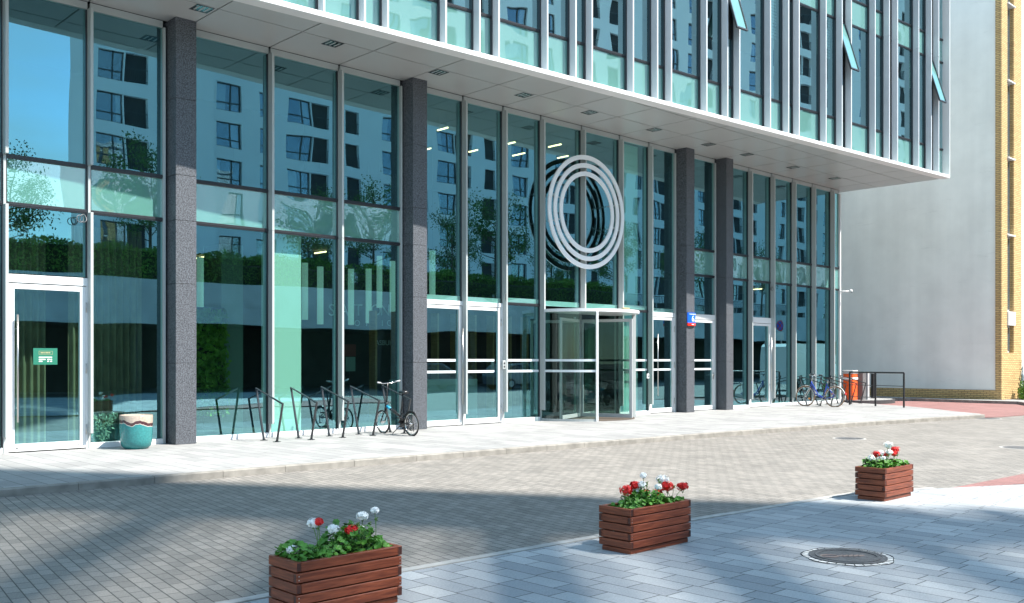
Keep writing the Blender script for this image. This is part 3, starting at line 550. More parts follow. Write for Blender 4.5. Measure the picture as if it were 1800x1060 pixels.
for q in range(9): b.box(15.8+q*.75, 15.87+q*.75, 22.2, 22.5, 0, 3.0)
P_(b, 'oak_slats', M['oak'])
for (x0, x1, y0, y1) in ((10.12,10.93,18.08,18.35),(21.75,22.42,18.1,18.4)):
    b = MB(); b.bbox(x0, x1, y0, y1, 0, 4.3 if x0 < 13 else ZS-.12, .01); P_(b, 'interior_column', M['inwhite'])
b = MB(); b.bbox(15.9, 18.6, 21.0, 21.7, 0, 1.05, .02); P_(b, 'reception_desk', M['inwhite'])
b = MB(); b.bbox(10.40, 10.95, 20.7, 21.6, 0, 4.3, .01); P_(b, 'green_grey_panel', pbr('lobby_panel', (.22,.30,.28), .7))
# curtains (pleated)
def curtain(x0, x1, y, z0, z1, amp=.05, per=.13):
    b = MB(); n = int((x1-x0)/per*8); vs = []
    for i in range(n+1):
        x = x0+(x1-x0)*i/n; yy = y + amp*math.sin(2*math.pi*(x-x0)/per + .7*math.sin(x*3)) + .02*math.sin(x*5.1); vs += [(x, yy, z0), (x, yy, z1)]
    b.add(vs, [(2*i, 2*i+2, 2*i+3, 2*i+1) for i in range(n)]); return P_(b, 'curtain', M['curtain'], smooth=True)
curtain(4.0, 6.2, 19.6, .02, 4.2); curtain(6.5, 7.9, 19.2, .02, 4.2)
# linear ceiling lamps inside
LED = [(11.28, 23.4, 24.0, 4.27), (11.25, 21.7, 22.2, 4.27), (12.7, 22.3, 22.9, 4.27), (14.05, 21.5, 22.1, 7.6)]
LED = [(11.28,23.4,23.97,4.27),(11.25,21.66,22.14,4.27),(12.6,21.5,22.0,4.27),(12.9,20.2,20.7,4.27),(9.4,20.5,21,4.27),(15.8,19.0,19.42,7.6),(18.1,20.44,20.82,7.6),(18.2,19.0,19.3,7.6),(19.36,19.8,20.31,7.6),(19.3,18.3,18.78,7.6),(20.55,19.2,19.63,7.6),(17.0,21.2,21.6,7.6),(28.7,19.2,19.7,4.27),(31.5,19.5,20,4.27)]
for x, y0, y1, z in LED:
    b = MB(); b.box(x-.02, x+.02, y0, y1, z-.015, z+.015)
    o = P_(b, 'ceiling_lamp', M['led'])
    if z > 7:
        for yy in (y0+.05, y1-.05): b = MB(); b.box(x-.002, x+.002, yy, yy+.004, z+.02, ZS-.12); b.build('wire', M['dark'], o)
# pendant tube lamps
first = None
for i, (px, py, wy) in enumerate(((371,560,22.5),(392,562,22.5),(410,565,22.2),(352,561,22.8),(536,562,22.8),(563,570,22.2),(617,571,22.3),(648,568,22.6),(667,541,24-.5),(690,550,23.2),(760,540,20.5))):
    p = onY(px, py, wy)
    if px < 440: ztop = 4.25
    else: ztop = 4.9
    if first is None:
        first = thing('pendant_lamp', (0,0,0), '', 'lamp', 'pale tube lamps hanging in the lobby')
        b = MB(); b.cyl((0,0), .085, 0, 1.55, 20); b.build('lamp_tube', M['lampt'], first, True)
        b = MB(); b.cyl((0,0), .004, 1.55, 4.6, 6); b.build('cord', M['dark'], first); o = first
    else: o = copy_tree(first)
    o.location = (p.x, p.y, p.z); o['label'] = 'pale tube lamp hanging in the lobby, ' + ('second of the left cluster','third of the left cluster','fourth of the left cluster','leftmost of the left cluster','just right of the white interior column','left of the fourth window mullion','first tube before the wall lettering','second tube before the wall lettering','short tube above the letter O','last tube before the second granite column','behind the left leaf of the double door')[i]
# living wall
def leaves(n, fn, size, seed=1, curl=.3, asp=.55):
    r = random.Random(seed); b = MB()
    vs = []; fs = []
    for i in range(n):
        p = fn(r); d = Vector((r.gauss(0,1), r.gauss(0,1), r.gauss(0,1)*.7 + .3)).normalized(); u = d.orthogonal().normalized(); u.rotate(Matrix.Rotation(r.uniform(0, 6.28), 3, d)); w = d.cross(u)
        sz = size*r.uniform(.6, 1.3); k = len(vs)
        vs += [tuple(p - u*sz*.5), tuple(p + w*sz*asp*.5 + d*sz*curl*.3), tuple(p + u*sz*.5), tuple(p - w*sz*asp*.5 + d*sz*curl*.3)]
        fs += [(k, k+1, k+2), (k, k+2, k+3)]
    b.v = vs; b.f = fs; return b
lw = thing('living_wall', (9.72, 20.6, 0), 'wall of dense green climbing plants inside the lobby', 'plant wall')
b = leaves(5200, lambda r: Vector((r.uniform(-1.3, .66), -.12 - abs(r.gauss(0, .10)), r.uniform(.35, 2.75))), .13, 4); b.build('foliage', leafm('wall_leaf', (.10,.30,.03), (.35,.62,.08), sc=3), lw)
b = MB(); b.box(-1.3, .66, -.08, 0, .3, 2.8); b.build('backing_panel', M['inwall'], lw)
# lobby lettering
LX = [(15.62, 'S'), (15.9,'T'),(16.25,'A'),(16.62,'T'),(16.9,'I'),(17.22,'O'),(17.6,'N')]
wl = thing('wall_sign', (16.8, 23.96, 3.1), 'thin pale letters on the dark slatted lobby wall', 'sign')
inkm = pbr('letter_metal', (.55,.6,.6), .4)
for (px, ch) in ((583,'S'),(594,'T'),(605,'A'),(630,'T'),(645,'I'),(661,'O'),(677,'N')):
    p = onY(px, 546, 23.96); text(ch, .50, inkm, wl, Vector((p.x-16.8, 0, p.z-3.1)), name='letter')
for (px, ch) in ((628,'O'),(646,'F'),(660,'F'),(672,'I'),(684,'C'),(697,'E')):
    p = onY(px, 568.5, 23.96); text(ch, .26, inkm, wl, Vector((p.x-16.8, 0, p.z-3.1)), name='letter')
p = onY(676, 603, 23.96); text('ASBUD', .22, inkm, wl, Vector((p.x-16.8, 0, p.z-3.1)), name='letter')
p = onY(614, 625, 22.9); ns = thing('notice_board', (p.x, 22.9, 0), 'small board with two notices standing in the dark lobby', 'notice')
b = MB(); b.box(-.22,.22,-.01,.01,p.z-.02,p.z+.32); b.build('red_notice', pbr('notice_red',(.25,.06,.06),.6), ns); b = MB(); b.box(-.12,.2,-.01,.01,p.z-.45,p.z-.04); b.build('white_notice', pbr('notice_white',(.3,.42,.40),.6), ns); b = MB(); b.cyl((0,.02),.015,0,p.z+.3,8); b.build('stand', M['dark'], ns)

# ------------------------------------------------------------------ things on the facade
# ring sign
RS = thing('ring_sign', (19.50, 17.50, 5.64), 'sign of three concentric white rings above the revolving door', 'sign')
for ro, ri in ((1.55,1.43),(1.33,1.21),(1.105,.985)):
    b = MB(); n = 96; prof = [(ro,-.018),(ro,.018),(ri,.018),(ri,-.018)]; vs = []; fs = []
    for k in range(n):
        a = 2*math.pi*k/n
        for r_, y_ in prof: vs.append((r_*math.cos(a), y_, r_*math.sin(a)))
    for k in range(n):
        for j in range(4): fs.append((k*4+j, k*4+(j+1) % 4, ((k+1) % n)*4+(j+1) % 4, ((k+1) % n)*4+j))
    b.add(vs, fs); o = b.build('ring', M['ringm'], RS); o.data.materials.append(M['grey'])
    for p_ in o.data.polygons:
        if p_.normal.y > .9: p_.material_index = 1
b = MB()
for an in (15, 165, 195, 345, 90, 270):
    c, s_ = math.cos(R(an)), math.sin(R(an)); b.tube([(c*1.0, .04, s_*1.0), (c*1.53, .04, s_*1.53)], .016, 8); b.tube([(c*1.25, .04, s_*1.25), (c*1.25, .34, s_*1.25)], .014, 8)
b.build('bracket', M['alu'], RS)
# soffit lights
cl = None
LP = [(5.6,16.75),(8.02,16.73),(10.85,16.73),(13.66,16.75),(16.34,16.75),(18.74,16.74),(21.46,16.74),(24.11,16.75),(26.17,16.74),(29.02,16.77),(31.86,16.77)]
nth = ['leftmost, just above the left column', 'above the first column', 'over the second rack', 'above the second column', 'right of the second column', 'left of the ring sign', 'right of the ring sign', 'above the third column', 'above the fourth column', 'between the fourth column and the far corner', 'nearest the far corner']
for i, (x, y) in enumerate(LP):
    if i == 0: continue
    if cl is None:
        cl = thing('soffit_light', (0,0,0), '', 'light', 'square recessed lights in the soffit')
        b = MB(); b.box(-.17,.17,-.17,-.15,-.006,.0); b.box(-.17,.17,.15,.17,-.006,.0); b.box(-.17,-.15,-.15,.15,-.006,.0); b.box(.15,.17,-.15,.15,-.006,0); b.build('frame', M['dark'], cl)
        b = MB(); b.box(-.15,.15,-.15,.15,-.003,.0); b.build('diffuser', glass('lamp_cover', (.1,.16,.15), (.7,.9,.85), fmin=.35, wav=0), cl)
        b = MB()
        for q in range(3): b.box(-.10+q*.1-.018, -.10+q*.1+.018, -.12, .12, -.0055, -.0035)
        b.build('louvre', M['alu'], cl); o = cl
    else: o = copy_tree(cl)
    o.location = (x, y, ZS-.001); o['label'] = 'dark square recessed light in the soffit, ' + nth[i]
# address plate
SG = thing('address_sign', (24.155, 17.40, 2.65), 'blue and red house number plate on the third granite column', 'sign')
b = MB()
prof = [(-.2 + .4*k/8, -.028*math.sin(math.pi*k/8)) for k in range(9)]
def curved(z0, z1, name, m):
    b = MB(); vs = []
    for x, y in prof: vs += [(x, y, z0), (x, y, z1)]
    for x, y in prof: vs += [(x, .03, z0), (x, .03, z1)]
    n = 9; fs = [(2*i, 2*i+2, 2*i+3, 2*i+1) for i in range(n-1)] + [tuple([2*i+1 for i in range(n)] + [2*n+2*i+1 for i in range(n)][::-1]), tuple([2*i for i in range(n)][::-1] + [2*n+2*i for i in range(n)])] + [(0, 1, 2*n+1, 2*n), (2*n-1, 2*n-2, 4*n-2, 4*n-1)]
    b.add(vs, fs); return b.build(name, M[m], SG)
curved(.085, .40, 'blue_plate', 'signblue'); curved(.0, .085, 'red_plate', 'signred')
text('6', .26, M['signwhite'], SG, Vector((.02, -.032, .21)), name='numeral'); text('A', .10, M['signwhite'], SG, Vector((.125, -.028, .16)), name='numeral')
b = MB(); b.box(-.15, .17, -.0305, -.0285, .345, .362); b.box(-.04, .08, -.031, -.029, .03, .05); b.build('small_text', M['signwhite'], SG)
# door notice
NS = thing('door_notice', (5.65, 17.86, 1.52), 'green opening hours notice on the left glass door', 'notice')
b = MB(); b.box(-.20,.20,-.013,-.007,0,.29); b.build('panel', M['noticeg'], NS)
b = MB()
for a_ in ((-.105,.115,.235,.239),(-.105,.115,.178,.182)): b.box(a_[0],a_[1],-.015,-.0135,a_[2],a_[3])
b.box(-.109,-.105,-.015,-.0135,.178,.239); b.box(.115,.119,-.015,-.0135,.178,.239); b.build('gold_border', M['gold'], NS)
b = MB()
for x0, x1, z in ((-.08,-.035,.2),(-.03,-.01,.2),(.0,.045,.2),(.05,.08,.2)): b.box(x0, x1, -.015, -.0135, z, z+.018)
b.build('gold_text', M['gold'], NS)
b = MB()
for x0, x1, z in ((-.11,.11,.12),(-.11,.0,.083),(.03,.075,.083),(.085,.11,.083),(-.11,-.05,.05),(.03,.06,.05),(.08,.11,.05)): b.box(x0, x1, -.015, -.0135, z, z+.018)
b.build('white_text', M['signwhite'], NS)
# intercoms
for nm, px, py, lab in (('intercom', 885, 641, 'grey door intercom on the mullion right of the double door'), ('door_button', 1138, 661, 'small white door button on the mullion beside the far single door')):
    x = onY(px, py, YG-.2).x; z = onY(px, py, YG-.2).z
    t = thing(nm, (x, YG-.203, z), lab, 'intercom'); b = MB(); b.bbox(-.05,.05,-.03,0,-.11 if px < 900 else -.07,.11 if px < 900 else .07,.006); b.build('case', M['alu'] if px < 900 else M['white'], t)
    b = MB(); b.m = Matrix.Translation((0,-.03,0)) @ Matrix.Rotation(R(90),4,'X'); b.cyl((0,.035 if px < 900 else 0), .024, 0, .008, 16)
    if px < 900: b.cyl((0,-.05), .024, 0, .008, 16)
    b.build('button', M['dark'], t)
# cable loops on mullions / surveillance camera
t = thing('wall_camera', (34.26, YG-.08, 4.22), 'white surveillance camera on a bracket at the far corner of the glass front', 'camera')
b = MB(); b.tube([(0,0,0),(.0,-.05,0),(.12,-.30,0)], .028, 10); b.build('bracket', M['white'], t, True)
b = MB(); b.m = Matrix.Translation((.15,-.34,0)) @ Matrix.Rotation(R(-60),4,'Z'); b.lathe([(.0,-.06),(.05,-.05),(.062,0),(.05,.06),(0,.075)], n=20); b.build('housing', M['white'], t, True)
b = MB(); b.cyl((.12,-.39), .03, -.05, -.02, 16); b.build('lens', M['dark'], t, True)
for (px, py, yy, lab) in ((146,384,YG-.22,'loop of grey cable tied to the mullion above the left door'), (1357,507,YG-.22,'loop of grey cable tied to the mullion above the far door')):
    p = onY(px, py, yy); t = thing('cable_loop', p, lab, 'cable'); b = MB()
    pts = [(.055*math.cos(a), .02*math.sin(2*a)-.01, .07*math.sin(a)) for a in [2*math.pi*k/28 for k in range(28)]]
    b.tube(pts, .009, 8, closed=True); pts = [(-.05+.065*math.cos(a), .02*math.cos(a), .065*math.sin(a)-.01) for a in [2*math.pi*k/28 for k in range(28)]]; b.tube(pts, .007, 8, closed=True); b.build('cable', M['grey'], t, True)
p = onY(887, 522, YG-.21); t = thing('lock_box', p, 'small dark lock box on the mullion above the double door', 'lock'); b = MB(); b.bbox(-.03,.03,-.02,0,-.08,.08,.005); b.build('case', M['steel'], t)

# ------------------------------------------------------------------ bicycle racks
RX = [(9.55,0),(10.33,0),(11.07,0),(11.82,0),(12.65,0),(30.70,0),(31.45,0),(32.15,0),(32.92,0),(33.66,0)]
rk = None
rl = ['leftmost of the five racks near the first column', 'second of the five racks from the left', 'third of the five racks, in front of the second window', 'fourth of the five racks, left of the folding bicycle', 'holding up the black folding bicycle', 'behind the front wheel of the blue bicycle', 'behind the saddle of the blue bicycle', 'just beyond the blue bicycle', 'in front of the orange barrier box', 'last rack, nearest the black railing']
for i, (x, _) in enumerate(RX):
    if rk is None:
        rk = thing('bicycle_rack', (0,0,0), '', 'bicycle rack', 'slanted black bicycle racks')
        b = MB(); b.tube([(0,.25,0),(0,.55,1.03),(0,-.47,.75),(0,-.25,0)], .024, 10); b.build('hoop', M['rack'], rk, False)
        for y in (.25,-.25): b = MB(); b.cyl((0,y), .075, .0, .010, 20); b.cyl((0,y), .035, .010, .022, 16); b.build('base_plate', M['rack'], rk)
        o = rk
    else: o = copy_tree(rk)
    o.location = (x, 16.95, 0); o.rotation_euler = (0, R(rnd.uniform(-.8,.8)), R(rnd.uniform(-1.5,1.5))); o['label'] = 'slanted black steel bicycle rack, ' + rl[i]
# ------------------------------------------------------------------ bicycles: local x = forward, built then turned
def wheel(parent, x, r, tm, rimm, name='wheel', tw=.022, spokes=20):
    b = MB(); b.tube([(x+r*math.cos(2*math.pi*k/40), 0, r+tw*0+r*math.sin(2*math.pi*k/40)) for k in range(40)], tw*.8, 8, closed=True)
    w = b.build(name, tm, parent, True); z = r
    b = MB(); b.tube([(x+(r-.024)*math.cos(2*math.pi*k/40), 0, z+(r-.024)*math.sin(2*math.pi*k/40)) for k in range(40)], .011, 6, closed=True); b.build('rim', rimm, w, True)
    b = MB()
    for k in range(spokes):
        a = 2*math.pi*k/spokes; sgn = 1 if k % 2 else -1
        b.tube([(x+.018*math.cos(a+sgn*1.2), sgn*.03, z+.018*math.sin(a+sgn*1.2)), (x+(r-.03)*math.cos(a), 0, z+(r-.03)*math.sin(a))], .0022, 4)
    b.tube([(x,-.05,z),(x,.05,z)], .022, 10); b.build('spokes', M['chrome'], w)
    return w
def crank(parent, x, z, m, r=.085):
    b = MB(); b.tube([(x+r*math.cos(2*math.pi*k/28), -.045, z+r*math.sin(2*math.pi*k/28)) for k in range(28)], .006, 6, closed=True); b.m = Matrix.Translation((x,0,z)) @ Matrix.Rotation(R(90),4,'X'); b.cyl((0,0), r*.9, .040, .048, 24)
    b.m = Matrix.Identity(4); b.tube([(x,-.06,z),(x,.06,z)], .02, 8); b.tube([(x,-.065,z),(x+.13,-.07,z-.11)], .010, 6); b.tube([(x,.065,z),(x-.13,.07,z+.11)], .010, 6)
    b.bbox(x+.085,x+.175,-.16,-.08,z-.125,z-.10,.004); b.bbox(x-.175,x-.085,.08,.16,z+.10,z+.125,.004); return b.build('crankset', m, parent)
def saddle(parent, x, z, m):
    b = MB(); prof = [(-.13,.075,.0),(-.09,.085,.015),(-.02,.065,.012),(.06,.03,.01),(.13,.015,.0)]; vs = []; fs = []
    for (u, w, h) in prof: vs += [(x+u,-w,z-.02),(x+u,-w*.7,z+h+.01),(x+u,0,z+h+.02),(x+u,w*.7,z+h+.01),(x+u,w,z-.02),(x+u,0,z-.04)]
    for i in range(4):
        for j in range(6): fs.append((i*6+j, i*6+(j+1) % 6, (i+1)*6+(j+1) % 6, (i+1)*6+j))
    fs += [tuple(range(6))[::-1], tuple(24+j for j in range(6))]; b.add(vs, fs); return b.build('saddle', m, parent, True)
# folding bicycle: front towards +Y (wall)
FB = thing('folding_bicycle', (12.42, 16.64, .0), 'black folding bicycle with small wheels leaning on the rack by the second column', 'bicycle', rz=R(89))
FB.rotation_euler = (R(-3), 0, R(89))
r = .245
wheel(FB, .52, r, M['rubber'], M['chrome']); wheel(FB, -.53, r, M['rubber'], M['chrome'])
b = MB(); b.tube([(.36,0,.60),(.10,0,.50),(-.12,0,.40),(-.20,0,.30)], [.030,.030,.026,.024], 12); b.tube([(.385,0,.52),(.345,0,.68)], .028, 12)
b.tube([(-.17,0,.25),(-.53,.055,r)], .011, 8); b.tube([(-.17,0,.25),(-.53,-.055,r)], .011, 8); b.tube([(-.19,0,.48),(-.53,.055,r)], .009, 8); b.tube([(-.19,0,.48),(-.53,-.055,r)], .009, 8); b.tube([(-.15,0,.22),(-.19,0,.55)], .02, 10)
b.build('frame', M['blackp'], FB, True)
b = MB(); b.tube([(.335,0,.592),(.20,0,.54)], .0315, 12); b.build('frame_decal', M['cyan'], FB, True)
b = MB(); b.tube([(.39,0,.52),(.42,.05,.42),(.52,.055,r)], .013, 8); b.tube([(.39,0,.52),(.42,-.05,.42),(.52,-.055,r)], .013, 8); b.build('fork', M['blackp'], FB, True)
b = MB(); b.tube([(.345,0,.68),(.28,0,1.10)], .017, 10); b.build('stem', M['blackp'], FB, True)
b = MB(); b.tube([(.24,-.29,1.13),(.28,-.12,1.10),(.28,.12,1.10),(.24,.29,1.13)], .012, 8); hb = b.build('handlebar', M['chrome'], FB, True)
b = MB(); b.tube([(.225,-.30,1.135),(.26,-.19,1.12)], .017, 8); b.tube([(.225,.30,1.135),(.26,.19,1.12)], .017, 8); b.build('grip', M['lgrey'], hb, True)
b = MB(); b.tube([(.29,.10,1.10),(.36,0,.95),(.36,.02,.7),(.40,.03,.5)], .004, 5); b.tube([(.29,-.10,1.10),(.37,-.03,.9),(.30,-.03,.66),(0,-.03,.45)], .004, 5); b.build('cable', M['blackp'], FB, True)
b = MB(); b.tube([(-.19,0,.5),(-.26,0,.89)], .016, 10); b.build('seat_post', M['blackp'], FB, True)
saddle(FB, -.27, .92, M['blackp']); crank(FB, -.15, .27, M['blackp'])
b = MB(); b.tube([(-.18,.0,.24),(-.06,.18,.02)], .008, 6); b.build('kickstand', M['blackp'], FB); b = MB(); b.tube([(-.60,0,r+.04),(-.60,0,.10),(-.50,.03,.12)], .012, 6); b.tube([(-.53-.04*math.cos(t_),-.03,r+.04*math.sin(t_)) for t_ in [k*.7 for k in range(9)]], .006, 5, closed=True); b.build('derailleur', M['blackp'], FB)
b = MB(); b.tube([(-.53+.275*math.cos(a), 0, r+.275*math.sin(a)) for a in [R(30+12*k) for k in range(9)]], .016, 6); b.build('rear_mudguard', M['blackp'], FB, True)
# blue city bicycle
BB = thing('city_bicycle', (30.43, 16.56, 0), 'blue bicycle with pale mudguards parked between the far racks', 'bicycle', rz=R(92)); BB.rotation_euler = (R(4), 0, R(92)); r = .345
wf = wheel(BB, .55, r, M['tan'], M['chrome'], spokes=24); wr = wheel(BB, -.53, r, M['tan'], M['chrome'], spokes=24)
b = MB(); b.tube([(.34,0,.82),(.10,0,.44),(-.10,0,.30)], .02, 10); b.tube([(.36,0,.74),(.18,0,.42),(-.10,0,.27)], .018, 10); b.tube([(-.10,0,.27),(-.24,0,.80)], .018, 10)
b.tube([(-.10,0,.27),(-.53,.06,r)], .011, 8); b.tube([(-.10,0,.27),(-.53,-.06,r)], .011, 8); b.tube([(-.22,0,.74),(-.53,.06,r)], .010, 8); b.tube([(-.22,0,.74),(-.53,-.06,r)], .010, 8); b.tube([(.37,0,.70),(.335,0,.86)], .022, 10); b.build('frame', M['bluep'], BB, True)
b = MB(); b.tube([(.37,0,.70),(.40,.055,.62),(.55,.06,r)], .013, 8); b.tube([(.37,0,.70),(.40,-.055,.62),(.55,-.06,r)], .013, 8); b.build('fork', M['chrome'], BB, True)
b = MB(); b.tube([(.335,0,.86),(.31,0,1.02),(.36,0,1.06)], .014, 8); b.build('stem', M['chrome'], BB, True)
b = MB(); b.tube([(.12,-.29,1.10),(.28,-.26,1.10),(.38,-.12,1.07),(.36,0,1.06),(.38,.12,1.07),(.28,.26,1.10),(.12,.29,1.10)], .012, 8); hb = b.build('handlebar', M['chrome'], BB, True)
b = MB(); b.tube([(.10,-.29,1.10),(.22,-.275,1.10)], .018, 8); b.tube([(.10,.29,1.10),(.22,.275,1.10)], .018, 8); b.build('grip', M['blackp'], hb, True)
b = MB(); b.tube([(-.24,0,.78),(-.28,0,.96)], .014, 8); b.build('seat_post', M['chrome'], BB, True)
saddle(BB, -.29, .99, M['blackp']); crank(BB, -.10, .28, M['chrome'])
for x, nm in ((.55,'front_mudguard'),(-.53,'rear_mudguard')):
    a0, a1 = (25, 165) if x > 0 else (15, 195); b = MB(); n = 16; vs = []
    for k in range(n+1):
        a = R(a0+(a1-a0)*k/n)
        for yy, rr_ in ((-.03,.372),(0,.382),(.03,.372)): vs.append((x+rr_*math.cos(a), yy, r+rr_*math.sin(a)))
    b.add(vs, [(k*3+j, k*3+j+1, (k+1)*3+j+1, (k+1)*3+j) for k in range(n) for j in (0,1)]); b.build(nm, M['lgrey'], BB, True)
b = MB(); b.m = Matrix.Translation((.42,-.02,r-.08)) @ Matrix.Rotation(R(90),4,'X'); b.cyl((0,0), .035, 0, .01, 12); b.m = Matrix.Translation((-.42,-.02,r+.1)) @ Matrix.Rotation(R(90),4,'X'); b.cyl((0,0), .03, 0, .01, 12); b.build('reflector', M['orange'], BB)
b = MB(); b.bbox(-.925,-.90,-.03,.03,.42,.50,.004); b.build('rear_light', M['redr'], BB)
b = MB(); b.tube([(-.24,0,.72),(-.62,.05,.74),(-.62,-.05,.74)], .008, 6); b.tube([(-.60,.05,.74),(-.53,.06,r)], .006, 6); b.tube([(-.60,-.05,.74),(-.53,-.06,r)], .006, 6); b.build('carrier', M['blackp'], BB)
b = MB(); b.tube([(-.12,0,.25),(-.02,.16,.01)], .009, 6); b.build('kickstand', M['chrome'], BB)
b = MB(); b.tube([(.36,.0,1.04),(.45,.03,.95),(.42,.03,.8),(.45,.06,.6)], .004, 5); b.build('cable', M['blackp'], BB)

# ------------------------------------------------------------------ glazed pot and dry plant
PT = thing('glazed_pot', (7.0, 17.22, 0), 'large turquoise glazed pot with a cream rim beside the first column', 'pot')
b = MB(); b.lathe([(.0,.0),(.20,.0),(.255,.06),(.275,.16),(.283,.40),(.286,.60),(.278,.612),(.262,.61),(.258,.52),(.0,.50)], n=48)
b.build('body', M['pot'], PT, True)
b = MB(); b.cyl((0,0), .257, .49, .52, 32); b.build('soil', M['soil'], PT)
DP = thing('dry_plant', (6.72, 18.25, 0), 'pale dry leafy plant behind the glass by the turquoise pot', 'plant')
b = leaves(500, lambda r_: (lambda h, a, q: Vector((q*math.cos(a)*(.12+.25*h), q*math.sin(a)*(.1+.15*h), .05+.55*h)))(r_.random(), r_.uniform(0,6.28), r_.random()**.5), .085, 11, asp=.35)
b.build('foliage', pbr('dry_leaf', (.42,.46,.36), .7, c2=(.62,.70,.64), vscale=4), DP)
b = MB()
for k in range(9): a = k*.7; b.tube([(0,0,0),(.05*math.cos(a),.05*math.sin(a),.25),(.2*math.cos(a),.12*math.sin(a),.5)], .008, 5)
b.build('stem', pbr('dry_stem', (.30,.22,.10), .8), DP)
# ------------------------------------------------------------------ planters
def endg(o, ax):
    o.data.materials.append(M['woodend'])
    for p_ in o.data.polygons:
        if abs(p_.normal[ax]) > .9: p_.material_index = 1
def planter(x0, y0, Lx, Ly, z, label, seed):
    T = thing('wooden_planter', (x0+Lx/2, y0+Ly/2, z), label, 'planter', 'stained wooden planters on the plaza')
    h = .39; n = 5; ph = (h-.045)/n; tk = .035; hx, hy = Lx/2, Ly/2; r_ = random.Random(seed)
    b = MB(); b.bbox(-hx+.02, hx-.02, -hy+.02, hy-.02, 0, .042, .004); b.build('base', M['wood'], T)
    for k in range(n):
        za = .045+k*ph+.005; zb = .045+(k+1)*ph-.003; e = k % 2; jt = lambda: r_.uniform(-.0025,.0025)
        for sy in (-1, 1):
            xe = hx if e else hx - tk - .001
            y_a = sy*hy - (tk if sy > 0 else 0); b = MB(); b.bbox(-xe+jt(), xe+jt(), y_a, y_a+tk, za, zb, .004); endg(b.build('long_board', M['wood'], T), 0)
        for sx in (-1, 1):
            ye = hy - tk - .001 if e else hy
            x_a = sx*hx - (tk if sx > 0 else 0); b = MB(); b.bbox(x_a, x_a+tk, -ye+jt(), ye+jt(), za, zb, .004); endg(b.build('short_board', M['wood'], T), 1)
        sc_ = MB()
        if e:
            for sx in (-1, 1):
                for dz in (.3, .7):
                    sc_.m = Matrix.Translation((sx*(hx-tk/2), -hy, za+(zb-za)*dz)) @ Matrix.Rotation(R(90),4,'X'); sc_.cyl((0,0), .004, 0, .0015, 8)
            sc_.build('screw', M['steel'], T)
    b = MB(); b.box(-hx+tk+.002, hx-tk-.002, -hy+tk+.002, hy-tk-.002, .05, h-.07); b.build('soil', M['soil'], T)
    return T
PLN = [(3.14,5.25,.82,.35,'nearest wooden planter, with tall white geraniums and one red bloom'),(6.31,5.17,.86,.36,'middle wooden planter, by the plaza edge, with mostly red geraniums'),(10.83,5.07,.76,.37,'farthest wooden planter, half in sun on the plaza corner')]
HEADS = [
 ([(515,966,1.1),(550,919,1.1),(586,930,1.15),(630,931,1.3),(637,907,1.1),(659,897,.7)], [(560,917,.8),(618,931,1.25)]),
 ([(1120,859,1.2),(1131,836,.6),(1165,843,1.3),(1128,852,.8),(1157,856,.6)], [(1101,862,1.4),(1116,853,1.1),(1135,867,.8),(1157,867,1.3),(1173,855,1.3),(1200,855,1.2)]),
 ([(1533,805,1.2),(1551,807,1.4),(1561,782,1.1),(1548,796,.8),(1563,795,.9)], [(1540,798,1.0),(1556,799,.9),(1574,790,1.1),(1572,797,.9),(1574,811,.5)])]
def petals(c, r0, seed):
    r_ = random.Random(seed); b = MB(); vs = []; fs = []
    for i in range(70):
        d = Vector((r_.gauss(0,1), r_.gauss(0,1), r_.gauss(0,1)+.35)).normalized(); p = c + Vector((d.x, d.y, d.z*.68))*r0*r_.uniform(.45,1.2); u = d.orthogonal().normalized(); u.rotate(Matrix.Rotation(r_.uniform(0,6.28),3,d)); w = d.cross(u)
        for q in range(5):
            an = 2*math.pi*q/5; dr = u*math.cos(an)+w*math.sin(an); sd_ = d.cross(dr); s_ = r_.uniform(.010,.017); k = len(vs)
            vs += [tuple(p), tuple(p+dr*s_*.8+sd_*s_*.5+d*s_*.2), tuple(p+dr*s_*1.4+d*s_*.1), tuple(p+dr*s_*.8-sd_*s_*.5+d*s_*.2)]; fs.append((k,k+1,k+2,k+3))
    b.v = vs; b.f = fs; return b
def gleaf(b, p, d, s_):      # round scalloped geranium leaf on a stalk
    d = d.normalized(); u = d.orthogonal().normalized(); w = d.cross(u); n = 12; k = len(b.v)
    b.v.append(tuple(p - d*s_*.25))
    for q in range(n):
        a = 2*math.pi*q/n; rr_ = s_*(1+.12*math.cos(a*6)) * (.55 if q == 0 else 1); b.v.append(tuple(p + (u*math.cos(a)+w*math.sin(a))*rr_ + d*s_*.12*math.sin(a*3)))
    for q in range(n): b.f.append((k, k+1+q, k+1+(q+1) % n))
nm3 = ['nearest', 'middle', 'farthest']
